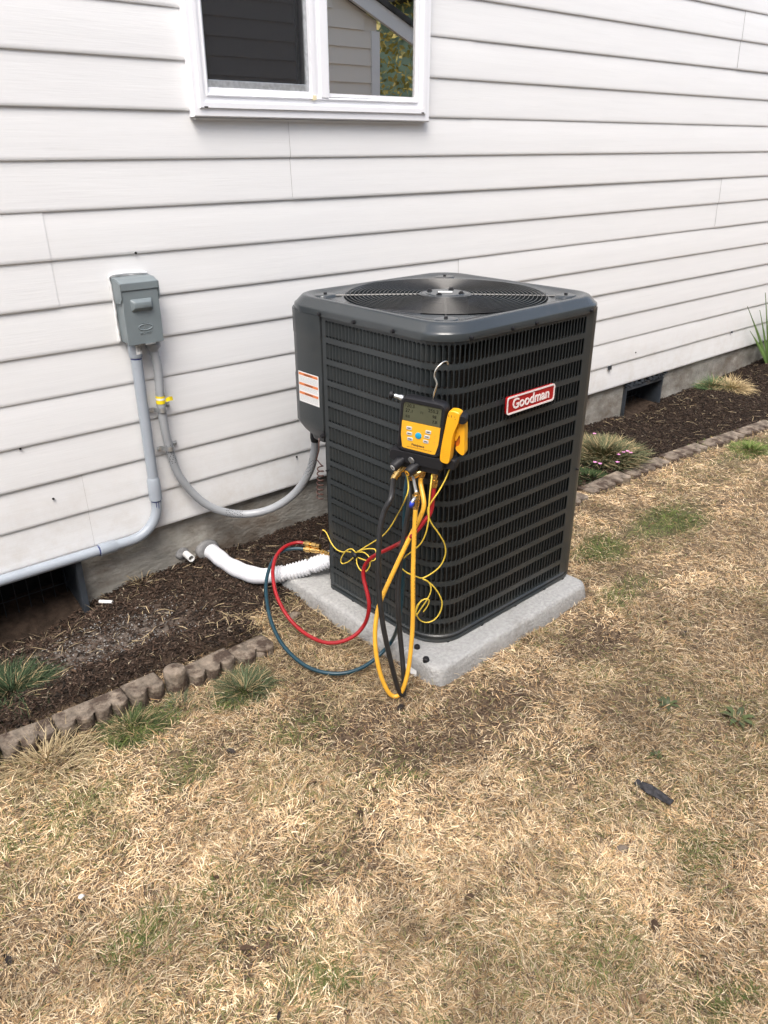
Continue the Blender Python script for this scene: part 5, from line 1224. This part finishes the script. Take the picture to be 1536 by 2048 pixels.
# spiky plant at the right picture edge
ip=thing('spiky_plant','spiky green sword-leaved plant against the siding at the right picture edge','plant',(5.3213,-0.1070,0.0300))
b0=Vector((5.2599,-0.0600,0.1493)); b0.z=float(.03)
for i in range(15):
    a=2.2+3.6*random.random() if i%2 else 5.8+1.6*random.random(); L_=.34+.20*random.random(); el=.75+.6*random.random()
    tp=[Vector((4.7787,-0.0600,0.4941)),Vector((4.9816,-0.0600,0.5523)),Vector((4.8539,-0.0700,0.3366)),Vector((4.9551,-0.0600,0.4485))]
    if i<4: tipv=tp[i]; dv=tipv-b0
    else: dv=Vector((math.cos(a)*math.cos(el)*.9,min(.10,math.sin(a)*math.cos(el)*.5-.05),math.sin(el)))*L_
    s=Vector((dv.z,0,-dv.x)).normalized(); V=[];Fc=[]
    for k in range(8):
        t=k/7; w=.013*(math.sin(math.pi*min(1,.25+t*.75))**.7)*(1-t**3)+.0004; c=b0+dv*t+Vector((0,0,-.05*t*t+.05*t*(1 if i<4 else .5)))*(1) ; V+= [c-s*w,c+Vector((0,-.004,0)),c+s*w]
    if i<4:
        pass
    for k in range(7): Fc+=[(3*k,3*k+1,3*k+4,3*k+3),(3*k+1,3*k+2,3*k+5,3*k+4)]
    g=.7+.5*random.random(); mk('leaf',V,Fc,'leafmat',ip,smooth=True,cols=np.array([[.12*g,.20*g,.055*g]]*len(V)))
# lawn weeds with broad leaves
for lb,q in (('broad-leaved dark green weed in the dry lawn, near the right picture edge',(1.7518,-1.6811,0.0060)),('small broad-leaved weed in dry lawn, nearer the pad',(1.6610,-1.5306,0.0060)),('tiny green weed between the pad corner and the bark chunk',(1.4709,-1.6165,0.0040))):
    t=thing('lawn_weed',lb,'weed',q,'weeds in the lawn'); sz={0:1,1:.7,2:.4}[['broad','small','tiny'].index(lb.split()[0].split('-')[0])]
    for k in range(7):
        a=k*.9+random.random()*.5; d=Vector((math.cos(a),math.sin(a),0)); s=Vector((-d.y,d.x,0)); V=[];Fc=[]
        for j in range(6):
            f=j/5; c=Vector(q)+d*(.006+.042*f)*sz+Vector((0,0,(.012*math.sin(f*2.6))*sz+.004)); w=.0085*sz*math.sin(math.pi*min(1,.12+f*.9))*(1 if j%2 else .65)+.0004; V+=[c-s*w,c+Vector((0,0,-.001)),c+s*w]
        for j in range(5): Fc+=[(3*j,3*j+1,3*j+4,3*j+3),(3*j+1,3*j+2,3*j+5,3*j+4)]
        g=.6+.5*random.random(); mk('leaf',V,Fc,'leafmat',t,smooth=True,cols=np.array([[.075*g,.095*g,.028*g]]*len(V)))
# bark chunk in the lawn
a=Vector((1.3449,-1.6401,0.0220)); b=Vector((1.3541,-1.7309,0.0190)); m_=a.lerp(b,.5); dv=(b-a); V=[]
rg=[]
for k in range(9):
    t=k/8; c=a.lerp(b,t); rr=.0115*(math.sin(math.pi*(.12+.76*t))**.5); sd_=Vector((-dv.y,dv.x,0)).normalized(); ring=[]
    for j in range(8):
        th_=j/8*6.283; nn=.75+.5*random.random(); ring.append(c+sd_*rr*math.cos(th_)*nn*1.25+Vector((0,0,rr*math.sin(th_)*nn*.45-.003)))
    rg.append(ring)
o=mk('bark_chunk',*loft(rg),'bark',origin=tuple(m_)); tag(o,'dark chunk of bark lying in the dry lawn','bark piece')
o=mk('pipe_offcut',*tube([Vector((0.6846,-0.0271,0.0140)),Vector((0.7154,-0.0614,0.0160))],.006,8),'whitepvc',origin=(0.7020,-0.0374,0.0100)); tag(o,'small white plastic offcut lying on the mulch below the foundation','offcut')
st_=[('pinkish stone half buried at the end of the edging by the teal hose',(0.9440,-0.6186,0.0040),.026),('small round stone in bare soil inside the red hose loop',(1.1354,-0.5140,0.0100),.020),('flat tan stone in the dry lawn below the left edging',(0.4480,-0.9161,0.0030),.014),('tan stone in the dry lawn left of the bark chunk',(1.1649,-1.7293,0.0020),.016),('tiny white stone in the dry lawn near the bottom left',(0.2240,-1.0965,0.0100),.006)]
for lb,q,r_ in st_:
    V=[];Fc=[]; rg=[]
    for k in range(6):
        ph=-.9+k/5*2.3; ph=min(ph,1.45); rg.append([Vector(q)+Vector((r_*math.cos(ph)*math.cos(t_)*(1+.2*math.sin(2*t_+k)),r_*math.cos(ph)*math.sin(t_)*(.8+.15*math.cos(3*t_)),r_*.7*math.sin(ph))) for t_ in np.linspace(0,6.283,13)[:-1]])
    o=mk('stone',*loft(rg),'edging' if r_>.01 else 'paper',origin=q,smooth=True); tag(o,lb,'stone')
